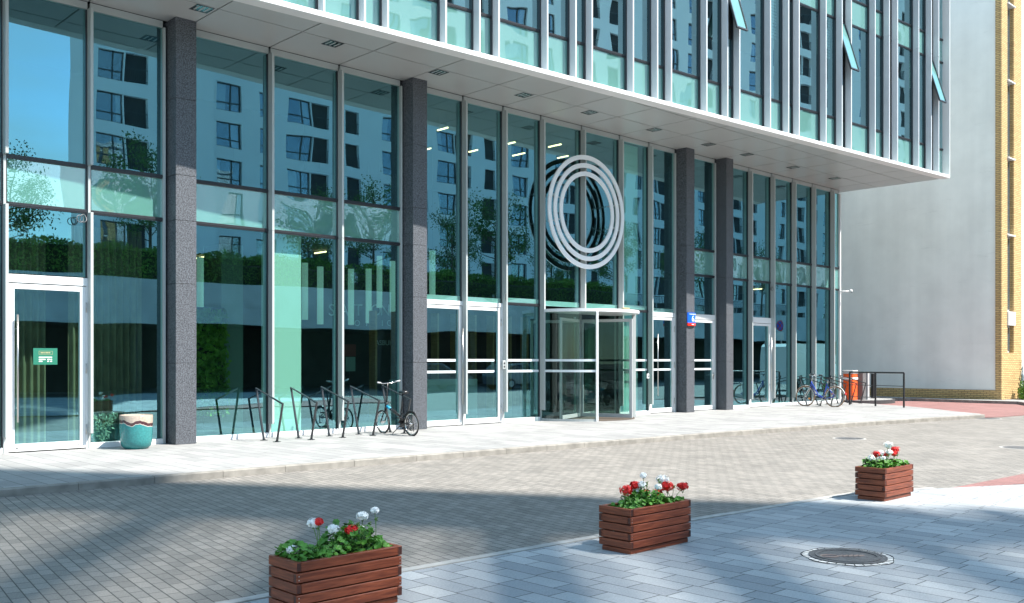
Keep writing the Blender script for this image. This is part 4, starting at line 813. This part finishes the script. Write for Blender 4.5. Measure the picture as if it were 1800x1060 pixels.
for pi, (x0, y0, lx, ly, lab) in enumerate(PLN):
    T = planter(x0, y0, lx, ly, -.055, lab, pi+3); cx_, cy_ = x0+lx/2, y0+ly/2; zt = .335
    for ci, (cn_, mm) in enumerate((('white', 'petalw'), ('red', 'petalr'))):
        r_ = random.Random(50+pi*2+ci); G = thing('geranium', (cx_, cy_, zt-.07), f'{cn_} flowering geranium in the {nm3[pi]} wooden planter', 'plant', 'geraniums in the planters')
        org = Vector((cx_, cy_, zt-.07)); st = MB(); lf = MB()
        for hi, (px, py, sc) in enumerate(HEADS[pi][ci]):
            yy = cy_ + r_.uniform(-.07,.09); p = onY(px, py, yy) - org; rt_ = Vector((p.x+r_.uniform(-.04,.04), r_.uniform(-.06,.06), 0)); rt_.x = max(-lx/2+.08, min(lx/2-.08, rt_.x))
            rad = (.030,.042,.042)[pi]*sc; petals(p, rad, hi+pi*20+ci*9).build('flower_head', M[mm], G)
            st.tube([rt_, (rt_+p)/2+Vector((r_.uniform(-.01,.01),0,.02)), p-Vector((0,0,rad*.4))], .0028, 6)
            for q in range(6): a = q*1.05; st.tube([p-Vector((0,0,rad*1.3)), p+Vector((math.cos(a),math.sin(a),0))*rad*.6], .0012, 4)
        for hi in range(3):    # buds
            p = Vector((r_.uniform(-lx/2+.1, lx/2-.1), r_.uniform(-.08,.08), r_.uniform(.16,.24))); st.tube([(p.x,p.y*.5,0), p], .0022, 5)
            for q in range(7): a = q*.9; st.tube([p, p+Vector((math.cos(a)*.012, math.sin(a)*.012, -.008+.004*q))], [.002,.005], 5)
        nl = 380
        for q in range(nl):
            h_ = r_.uniform(.02,(.21,.155,.13)[pi]); cxo = (r_.random()-.5); p = Vector((cxo*(lx-.09), (r_.random()-.5)*(ly-.04), .02+h_*(1-.5*abs(cxo*2)**2.5)*(.75+.35*math.sin(cxo*9+pi*2))))
            d = Vector((r_.gauss(0,.6), r_.gauss(-.25,.6), 1)); gleaf(lf, p, d, r_.uniform(.013,.029))
            if q % 3 == 0: st.tube([(p.x*.8, p.y*.6, 0), p-Vector((0,0,.004))], .0018, 4)
        lf.build('foliage', M['leaf'], G); st.build('stem', M['stem'], G)
# ------------------------------------------------------------------ manhole covers
MH = thing('manhole_cover', (7.55, 3.87, -.055), 'large round cast iron manhole cover with a pale stone collar in the plaza', 'manhole cover')
c0 = onZ(1490, 979, -.055); MH.location = (c0.x, c0.y, -.055)
b = MB(); b.cyl((0,0), .365, .001, .004, 64); b.build('surround', pbr('collar_concrete', (.62,.62,.60), .9, var=.3, vscale=12, world=True), MH)
b = MB()
for r0_, r1_, za, zb in ((.275,.315,.004,.012),(.235,.262,.004,.014)):
    n = 64
    for k in range(n):
        a, c = 2*math.pi*k/n, 2*math.pi*(k+1)/n; b.add([(q*math.cos(t_), q*math.sin(t_), z) for z in (za, zb) for t_ in (a, c) for q in (r0_, r1_)], [(4,5,7,6),(0,4,6,2),(1,3,7,5)])
b.build('iron_frame', M['iron'], MH)
b = MB(); b.cyl((0,0), .275, .004, .008, 64); cv = b.build('lid', M['iron'], MH)
b = MB(); b.m = Matrix.Translation((-.04,.03,0)) @ Matrix.Rotation(R(-40),4,'Z'); b.tube([(.075*math.cos(2*math.pi*k/20)-.11,.045*math.sin(2*math.pi*k/20),.010) for k in range(20)], .007, 6, closed=True); b.bbox(-.03,.19,-.014,.014,.006,.015,.003)
for q in range(4): b.bbox(.0+q*.045,.018+q*.045,-.03,.03,.006,.015,.002)
b.build('lid_emblem', pbr('worn_iron', (.24,.18,.16), .5), cv)
b = MB()
for k in range(30): a = 2*math.pi*k/30; b.box(0,0,0,0,0,0) if False else None; b.m = Matrix.Rotation(a,4,'Z'); b.box(.318,.365,-.004,.004,.004,.0055)
b.m = Matrix.Identity(4); b.tube([((.368+.010*math.sin(7*t_))*math.cos(t_), (.368+.010*math.sin(7*t_))*math.sin(t_), .003) for t_ in [2*math.pi*k/60 for k in range(60)]], .004, 4, closed=True); b.build('collar_joint', M['gapdark'], MH)
for (px, py, r0_, lab) in ((1493,771,.30,'flat grey manhole cover in the middle of the road'),(1795,787,.33,'manhole cover at the right end of the road'),(1737,736,.32,'manhole cover by the far kerb corner')):
    c0 = onZ(px, py, -.10); o = thing('manhole_cover', (c0.x, c0.y, -.10), lab, 'manhole cover', 'flat road manhole covers'); b = MB(); b.cyl((0,0), r0_, .001, .005, 40); b.build('lid', M['iron'], o); b = MB(); b.cyl((0,0), r0_+.05, .0, .003, 40); b.build('surround', M['edging'], o)
# ------------------------------------------------------------------ railing, barrier, cabinets
RL = thing('railing', (32.0, 15.2, 0), 'black steel railing with two lower rails beside the pavement end', 'railing')
A, Bq, Cq = Vector((32.35,16.45,0)), Vector((32.05,15.35,0)), Vector((31.72,14.2,0))
org = Vector((32.0,15.2,0))
for p in (A, Bq, Cq):
    q = p-org; b = MB(); b.bbox(q.x-.025,q.x+.025,q.y-.025,q.y+.025,-.05,1.16,.003); b.build('post', M['blackp'], RL)
b = MB(); b.tube([A-org+Vector((0,0,1.17)), Cq-org+Vector((0,0,1.17))], .028, 6); b.build('top_rail', M['blackp'], RL)
for z in (.72,.30): b = MB(); b.tube([A-org+Vector((0,0,z)), Cq-org+Vector((0,0,z))], .012, 6); b.build('lower_rail', M['blackp'], RL)
IS = MB(); IS.prism([(34.35+1.9+1.9*math.cos(t_)*1.0, 18.3+1.5*math.sin(t_)) for t_ in [2*math.pi*k/40 for k in range(40)]], -.1, .05); tag(IS.build('barrier_island', pbr('dark_kerb', (.05,.05,.055), .8)), kind='structure')
IS = MB(); IS.prism([(34.35+1.9+1.8*math.cos(t_)*1.0, 18.3+1.4*math.sin(t_)) for t_ in [2*math.pi*k/40 for k in range(40)]], .05, .056); tag(IS.build('island_paving', M['pave']), kind='structure')
GB = thing('barrier_box', (34.95, 17.75, .05), 'orange car park barrier box with a grey top behind the racks', 'barrier')
b = MB(); b.bbox(-.2,.2,-.2,.2,0,1.02,.02); b.build('housing', M['barrier'], GB); b = MB(); b.bbox(-.22,.22,-.22,.22,1.02,1.16,.02); b.build('cap', M['lgrey'], GB); b = MB(); b.bbox(-.202,.23,-.205,.205,.80,.88,.004); b.build('white_band', M['white'], GB)
b = MB(); b.tube([(0,.0,.86),(1.2,.9,.87),(3.2,2.6,.88)], .04, 8); b.build('boom', M['white'], GB)
for (px, w_, h_, m, nm, lab, yy) in ((1515,.42,1.12,'grey','control_cabinet','dark grey control cabinet behind the black railing',17.6),(1525,.14,1.12,'lgrey','ticket_post','pale grey ticket post next to the dark cabinet',17.45),(1534.5,.16,1.05,'blackp','bollard','black square bollard behind the middle railing post',17.9)):
    p = onY(px, 706, yy); o = thing(nm, (p.x, p.y, -.02), lab, nm.replace('_', ' ')); b = MB(); b.bbox(-w_/2,w_/2,-w_/3,w_/3,0,h_,.01); b.build('body', M[m], o); b = MB(); b.bbox(-w_/2-.01,w_/2+.01,-w_/3-.01,w_/3+.01,h_,h_+.03,.006); b.build('lid', M['dark'] if m != 'lgrey' else M['grey'], o)
# ------------------------------------------------------------------ neighbouring building
NB = thing('neighbour_building', (42, 16, 0), 'tall pale plastered building with a yellow brick corner at the right', 'building'); nb0 = Vector((42,16,0))
def N_(mb, name, m, par=None):
    o = mb.build(name, m, par or NB);
    if par is None: o.location = -nb0
    return o
b = MB(); b.box(40.92, 52, 14.55, 50, .385, 2.262); b.box(40.92, 52, 14.55, 50, 2.278, 26); b.box(40.935, 52, 14.56, 50, 2.26, 2.28); N_(b, 'plaster_wall', M['plaster'])
b = MB(); b.box(40.87, 41.0, 14.45, 50, -.1, .38); N_(b, 'brick_plinth', M['yellowbrick'])
b = MB(); b.box(40.86, 41.50, 14.30, 14.54, -.1, 26.2); b.box(42.24, 43.12, 14.30, 14.54, -.1, 26.2); b.box(41.50, 42.24, 14.301, 14.54, -.1, 1.9)
b.box(41.50, 41.52, 14.54, 14.6, 0, 26); N_(b, 'brick_corner', M['yellowbrick'])
b = MB(); b.box(42.22, 42.25, 14.31, 14.95, 1.9, 26); N_(b, 'brick_reveal', M['yellowbrick'])
b = MB(); b.box(43.12, 60, 14.42, 14.6, -.1, 26.2); N_(b, 'side_wall', M['concrete'])
for k, z in enumerate((1.9,3.6,6.75,9.9,13.05,16.2,19.35,22.5)):
    z1 = (3.02,6.68,9.83,12.98,16.13,19.28,22.43,25.6)[k]
    b = MB(); b.box(41.51, 42.23, 14.46, 14.52, z, z1); w = N_(b, 'window', M['lgrey']); b = MB(); b.box(41.58, 42.15, 14.452, 14.459, z+.08, z1-.08); o = b.build('pane', M['winglass'], w)
    b = MB(); b.bbox(41.48, 42.26, 14.24, 14.46, z1, z1+(.56 if k == 0 else .06), .008); N_(b, 'sill', M['white'])
b = MB(); b.box(40.8, 60, 14.25, 50, 26.2, 26.6); N_(b, 'parapet', M['concrete'])
def bush(name, loc, rx, ry, h, n, size, mat_, lab, seed, cat='shrub', group=None):
    o = thing(name, loc, lab, cat, group)
    def f(r_):
        while True:
            x, y, z = r_.uniform(-1,1), r_.uniform(-1,1), r_.uniform(0,1)
            d = math.sqrt(x*x+y*y+(z-.35)**2*1.6)
            if d < 1 and r_.random() < .25+d: return Vector((x*rx, y*ry, z*h*(.85+.3*math.sin(x*7+seed)*math.cos(y*5))))
    leaves(n, f, size, seed).build('foliage', mat_, o)
    b = MB()
    for k in range(7): a = k*.9; b.tube([(0,0,0),(rx*.5*math.cos(a), ry*.5*math.sin(a), h*.7)], [.02,.006], 5)
    b.build('stem', M['bark'], o); return o
bush('shrub', (42.2,13.55,0), .95, .5, .95, 1500, .12, M['hedge'], 'low green shrub at the foot of the yellow brick corner', 3)
bush('shrub', (43.9,13.4,0), .8, .6, 2.6, 2200, .14, M['treeleaf'], 'tall dark shrub at the right edge of the picture', 5)
# ------------------------------------------------------------------ the far side of the street (seen in the glass)
HB = thing('apartment_tower', (27.5,-31,0), 'tall white apartment tower with dark windows across the street', 'building'); hb0 = Vector((27.5,-31,0))
def block(root, org, x0, x1, yf, depth, zt, z0=0, fl=2.95, first=6.2, pattern=((.7,2.0),(2.78,1.5),(5.4,1.1)), mod=7.7, balc=True, roof=True):
    # wall with real openings made of strips
    b = MB(); wins = []; x = x0
    zs = first; rows = []
    while zs + 2.2 < zt: rows.append(zs); zs += fl
    cols = []
    while x < x1 - 1:
        for (o_, w_) in pattern:
            if x+o_+w_ < x1-.3: cols.append((x+o_, x+o_+w_))
        x += mod
    zprev = z0
    for zr in rows:
        b.box(x0, x1, yf-.35, yf, zprev, zr); xp = x0
        for ca, cb_ in cols: b.box(xp, ca, yf-.35, yf, zr, zr+2.05); xp = cb_; wins.append((ca, cb_, zr))
        b.box(xp, x1, yf-.35, yf, zr, zr+2.05); zprev = zr+2.05
    b.box(x0, x1, yf-.35, yf, zprev, zt); b.box(x0, x1, yf-depth, yf-.37, z0, zt-.2)
    if roof: b.box(x0-.1, x1+.1, yf-.4, yf+.05, zt, zt+.25)
    o = b.build('wall', M['stucco'], root); o.location = -org
    f = MB(); g = MB(); rl_ = MB(); wset = []
    for (ca, cb_, zr) in wins:
        logg = any(abs(cb_-ca-w__) < .01 for w__ in (1.5, 1.7))
        if logg:
            for q in (.12,.95): rl_.box(ca, cb_, yf-.03, yf, zr+q, zr+q+.04)
            for q in range(int((cb_-ca)/.13)): rl_.box(ca+q*.13, ca+q*.13+.02, yf-.025, yf-.005, zr+.12, zr+.95)
            continue
        wset.append((ca, cb_, zr)); y = yf-.20; m_ = ca+(cb_-ca)*.62
        f.box(ca, cb_, y-.05, y, zr, zr+.08); f.box(ca, cb_, y-.05, y, zr+1.97, zr+2.05); f.box(ca, ca+.08, y-.05, y, zr, zr+2.05); f.box(cb_-.08, cb_, y-.05, y, zr, zr+2.05); f.box(m_-.05, m_+.05, y-.05, y, zr, zr+2.05); f.box(ca, cb_, y-.045, y+.01, zr+.62, zr+.70)
        g.quad((cb_,y-.04,zr),(ca,y-.04,zr),(ca,y-.04,zr+2.05),(cb_,y-.04,zr+2.05))
    cu_ = MB(); dk = MB(); rc = random.Random(int(x0))
    for (ca, cb_, zr) in wins:
        y = yf-.345; dk.quad((ca,y,zr),(cb_,y,zr),(cb_,y,zr+2.05),(ca,y,zr+2.05))
        if (ca, cb_, zr) in wset and rc.random() < .65:
            w_ = (cb_-ca)*rc.uniform(.2,.5); y += .02; sd_ = rc.random() < .5; xa = ca if sd_ else cb_-w_; cu_.quad((xa,y,zr),(xa+w_,y,zr),(xa+w_,y,zr+2.05),(xa,y,zr+2.05))
    for mb_, nm, mm in ((dk,'room_backs','winroom'),(cu_,'curtains','wincurt'),(f,'window_frames','winframe'),(g,'window_panes','winglass'),(rl_,'window_railings','winframe')):
        if mb_.v: o = mb_.build(nm, M[mm], root); o.location = -org; o['kind'] = 'stuff'
block(HB, hb0, 23.8, 33.0, -31, 3.5, 43)
b = MB(); b.box(23.8, 33.0, -31.4, -31, 66.5, 74.3); b.box(23.8, 24.2, -31.4, -31, 43.3, 66.6); b.box(24.2, 33.0, -31.4, -31, 43.3, 44.3); o = b.build('shade_frame', M['stucco'], HB); o.location = -hb0  # unseen frame added above the roof to shade the foreground
b = MB(); q = -70.0; rs = random.Random(5)     # added unseen slats; gaps imitate sun reflected onto the shaded road
while q < 60:
    solid = rs.uniform(.55,1.25); b.m = Matrix.Translation((28.6, -31.1, 57.4)) @ Matrix.Rotation(R(-46), 4, 'Y')
    if abs(q+.0) < 19: b.box(-19, 19, -.03, .03, q*.72, (q+solid)*.72)
    q += solid
    for k in range(rs.choice((2,3,3))):
        w_ = .26; g_w = rs.uniform(.17,.25)
        if abs(q+.0) < 19: b.box(-19, 19, -.03, .03, (q+g_w)*.72, (q+g_w+w_)*.72)
        q += g_w+w_
b2 = MB(); bm = bmesh.new(); me_ = bpy.data.meshes.new('tmp'); me_.from_pydata(b.v, [], b.f); bm.from_mesh(me_)
for co, no in (((24.1,0,0),(-1,0,0)),((33.0,0,0),(1,0,0)),((0,0,44.2),(0,0,-1)),((0,0,66.6),(0,0,1))):
    bmesh.ops.bisect_plane(bm, geom=bm.verts[:]+bm.edges[:]+bm.faces[:], plane_co=co, plane_no=no, clear_outer=True)
bm.to_mesh(me_); bm.free(); o = bpy.data.objects.new('streak_slats', me_); me_.materials.append(M['stucco']); COL.objects.link(o); o.parent = HB; o.location = -hb0
b = MB()
for z, w_ in ((50.5,.35),(56.0,.5),(59,.45),(45.3,.3)): b.box(33.0, 33.0+w_, -36, -31.5, z, z+(1.9 if z < 58 else 15))  # unseen boxes added to put bumps in the tower's shadow edge
o = b.build('shadow_edge_box', M['stucco'], HB); o.location = -hb0
H2 = thing('apartment_block', (60,-33,0), 'long white apartment block with dark windows across the street', 'building')
block(H2, Vector((60,-33,0)), 33.3, 160, -33, 14, 46, pattern=((.9,2.0),(4.4,1.3),(7.0,2.2),(9.28,1.7),(12.6,1.5)), mod=15.6)
# podium wall with dark recess, parapet bands, hedge and trees
PD = thing('podium_wall', (40,-12,0), 'long concrete podium with a dark recess and pale parapet bands across the plaza', 'wall'); pd0 = Vector((40,-12,0))
b = MB(); b.box(-20, 110, -13.2, -12, 3.45, 4.35); b.box(-20, 110, -13.2, -12.02, 4.35, 4.5); b.box(-20, 110, -13.2, -12, 4.5, 5.75); o = b.build('parapet', M['concrete'], PD); o.location = -pd0
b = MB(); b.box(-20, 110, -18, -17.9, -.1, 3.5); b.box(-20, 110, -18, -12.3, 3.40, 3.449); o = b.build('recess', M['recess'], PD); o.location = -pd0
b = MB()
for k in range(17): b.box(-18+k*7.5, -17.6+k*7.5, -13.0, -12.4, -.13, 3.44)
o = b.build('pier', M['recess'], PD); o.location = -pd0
b = MB(); b.box(-20, 110, -31, -13.25, 5.2, 5.4); o = b.build('deck', M['concrete'], PD); o.location = -pd0
b = MB()
for k in range(520): x_ = 24+k*.115*1.0; b.box(x_, x_+.02, -12.25, -12.23, 5.75, 6.75)
b.box(24, 84, -12.26, -12.22, 6.75, 6.80)
fo = thing('balustrade', (54,-12.2,5.75), 'black upright bar balustrade on the podium parapet', 'balustrade'); o = b.build('bars', M['blackp'], fo); o.location = -Vector((54,-12.2,5.75)); o['kind'] = 'stuff'
ORD = ['first','second','third','fourth','fifth','sixth','seventh','eighth','ninth','tenth']
first_h = None
for k, x_ in enumerate((12, 18, 24, 30, 37, 43, 49, 55)):
    if first_h is None:
        first_h = thing('hedge', (0,0,0), '', 'hedge', 'clipped hedge lengths on the podium')
        def hf(r_): x = r_.uniform(-3.1,3.1); return Vector((x, r_.uniform(-.7,.7), r_.uniform(0,2.0+.15*math.sin(x*2))))
        leaves(9000, hf, .16, 9).build('foliage', M['hedge'], first_h); b = MB(); b.box(-2.9,2.9,-.45,.45,0,1.7); b.build('core', pbr('hedge_core',(.015,.03,.01),.9), first_h); o = first_h
    else: o = copy_tree(first_h)
    o.location = (x_, -13.6, 5.5); o['label'] = 'clipped green hedge length on the podium across the plaza, %s from the left' % ORD[k]
def make_tree(seed, h=6.5, n=4200, lab=''):
    r_ = random.Random(seed); T = thing('young_tree', (0,0,0), lab, 'tree', 'young trees on the podium')
    b = MB(); b.tube([(0,0,0),(.05,.03,h*.35),(0,.05,h*.7),(.03,0,h*.95)], [.09,.07,.04,.01], 8); cl_ = []
    for k in range(22):
        z = h*r_.uniform(.3,.9); a = r_.uniform(0,6.28); l = h*.26*(1.15-abs(z/h-.5)); e = Vector((l*math.cos(a), l*math.sin(a), z+l*.6)); b.tube([(0,0,z),(e.x*.5,e.y*.5,z+l*.2),e], [.03,.018,.006], 5); cl_.append((e, .55*r_.uniform(.5,1.2))); cl_.append((Vector((e.x*.55,e.y*.55,z+l*.3)), .4))
    b.build('trunk', M['bark'], T)
    def f(r2):
        e, s_ = r2.choice(cl_); return e + Vector((r2.gauss(0,1), r2.gauss(0,1), r2.gauss(0,1)))*s_*.6
    leaves(n, f, .15, seed+1).build('crown', M['treeleaf'], T); return T
t1 = make_tree(21); t2 = make_tree(33, 7.2)
for k, (x_, y_, s_, src) in enumerate(((14,-14.5,1,t1),(21.5,-15,1.1,t2),(31.5,-14.6,.95,t1),(36,-15,1.05,t2),(42,-14.4,.9,t1),(46.5,-15,1.1,t2),(52,-14.6,.8,t1),(60,-15,1,t2),(70,-15,1.1,t1),(82,-15,1,t2))):
    o = src if k < 2 else copy_tree(src); o.location = (x_, y_, 5.3); o.scale = (s_,)*3; o.rotation_euler = (0,0,k*1.3); o['label'] = 'young leafy tree behind the podium hedge, %s from the left' % ORD[k]
# parked vehicles
def vehicle(name, loc, rz, prof, gl, w, m, lab, cat, wb, wr=.32):
    T = thing(name, loc, lab, cat, rz=rz); b = MB(); n = len(prof); hw = w/2
    ins = lambda z: .0 if z < .95 else min(.16, (z-.95)*.28)
    L_ = [(x, -hw+ins(z), z) for x, z in prof]; Rr = [(x, hw-ins(z), z) for x, z in prof]
    b.add(L_+Rr, [tuple(range(n))[::-1], tuple(range(n, 2*n))] + [(k, (k+1) % n, n+(k+1) % n, n+k) for k in range(n)]); b.build('body', m, T)
    for sgn in (-1, 1):
        g = MB(); pts = [(x, sgn*(hw-ins(z)+.004), z) for x, z in gl]; g.add(pts, [tuple(range(len(pts)))]); g.build('side_window', M['carg'], T)
    for x in wb:
        for sgn in (-1, 1):
            g = MB(); g.m = Matrix.Translation((x, sgn*(hw-.1), wr)) @ Matrix.Rotation(R(90),4,'X'); g.lathe([(0,-.11),(wr*.6,-.11),(wr*.95,-.11),(wr,-.08),(wr,.08),(wr*.95,.11),(wr*.6,.11),(0,.11)], n=28); wl_ = g.build('wheel', M['rubber'], T, True)
            g = MB(); g.m = Matrix.Translation((x, sgn*(hw+.012), wr)) @ Matrix.Rotation(R(90),4,'X'); g.cyl((0,0), wr*.62, -.005, .005, 20); g.build('rim', M['lgrey'], wl_)
    g = MB(); x_f = max(p[0] for p in prof); g.bbox(x_f-.06,x_f+.01,-hw+.12,-hw+.42,.62,.76,.01); g.build('headlight', M['chrome'], T); g = MB(); g.bbox(x_f-.06,x_f+.01,hw-.42,hw-.12,.62,.76,.01); g.build('headlight', M['chrome'], T); return T
car = [(-2.0,.3),(-2.05,.75),(-1.95,.95),(-1.5,1.4),(-.9,1.5),(.1,1.5),(.75,1.05),(1.7,.92),(2.05,.7),(2.05,.3)]
cgl = [(-1.5,1.0),(-1.3,1.36),(-.8,1.42),(.05,1.42),(.55,1.03)]
vehicle('parked_car', (33,-5.2,-.08), 0, car, cgl, 1.75, M['carb'], 'dark blue hatchback parked across the street', 'car', (-1.3,1.3))
vehicle('parked_car', (39.5,-5.2,-.08), 0, car, cgl, 1.75, pbr('car_paint_grey',(.2,.2,.21),.25,coat=.6), 'grey hatchback parked across the street', 'car', (-1.3,1.3))
vehicle('parked_car', (46,-5.0,-.08), R(180), car, cgl, 1.75, pbr('car_paint_red',(.35,.02,.02),.25,coat=.6), 'red hatchback parked across the street', 'car', (-1.3,1.3))
van = [(-2.5,.35),(-2.55,2.3),(-2.4,2.45),(1.2,2.45),(1.5,2.3),(2.0,1.35),(2.6,1.1),(2.7,.8),(2.7,.35)]
vehicle('delivery_van', (46.3,9.6,0), R(5), van, [(.6,1.35),(.6,2.05),(1.35,2.05),(1.75,1.35)], 1.95, M['carw'], 'white delivery van parked beyond the driveway', 'van', (-1.7,1.8), .34)
NP = thing('no_parking_sign', (52.7,4.4,0), 'round blue and red no stopping sign on a grey post', 'road sign', rz=R(-62))
b = MB(); b.cyl((0,.03), .03, -.1, 4.0, 10); b.build('post', M['lgrey'], NP)
for r0_, m_, yy in ((.32,'signred',.0),(.26,'signblue',-.006)): b = MB(); b.m = Matrix.Translation((0,yy,3.7)) @ Matrix.Rotation(R(90),4,'X'); b.cyl((0,0), r0_, 0, .01, 32); b.build('disc', M[m_], NP)
b = MB(); b.m = Matrix.Translation((0,-.016,3.7)) @ Matrix.Rotation(R(45),4,'Y'); b.box(-.27,.27,-.004,.0,-.03,.03); b.m = Matrix.Translation((0,-.016,3.7)) @ Matrix.Rotation(R(-45),4,'Y'); b.box(-.27,.27,-.006,.0,-.03,.03); b.build('cross', M['signred'], NP)
b = MB(); b.box(-.3,.3,-.008,.004,2.85,3.3); b.build('plate', M['signwhite'], NP)
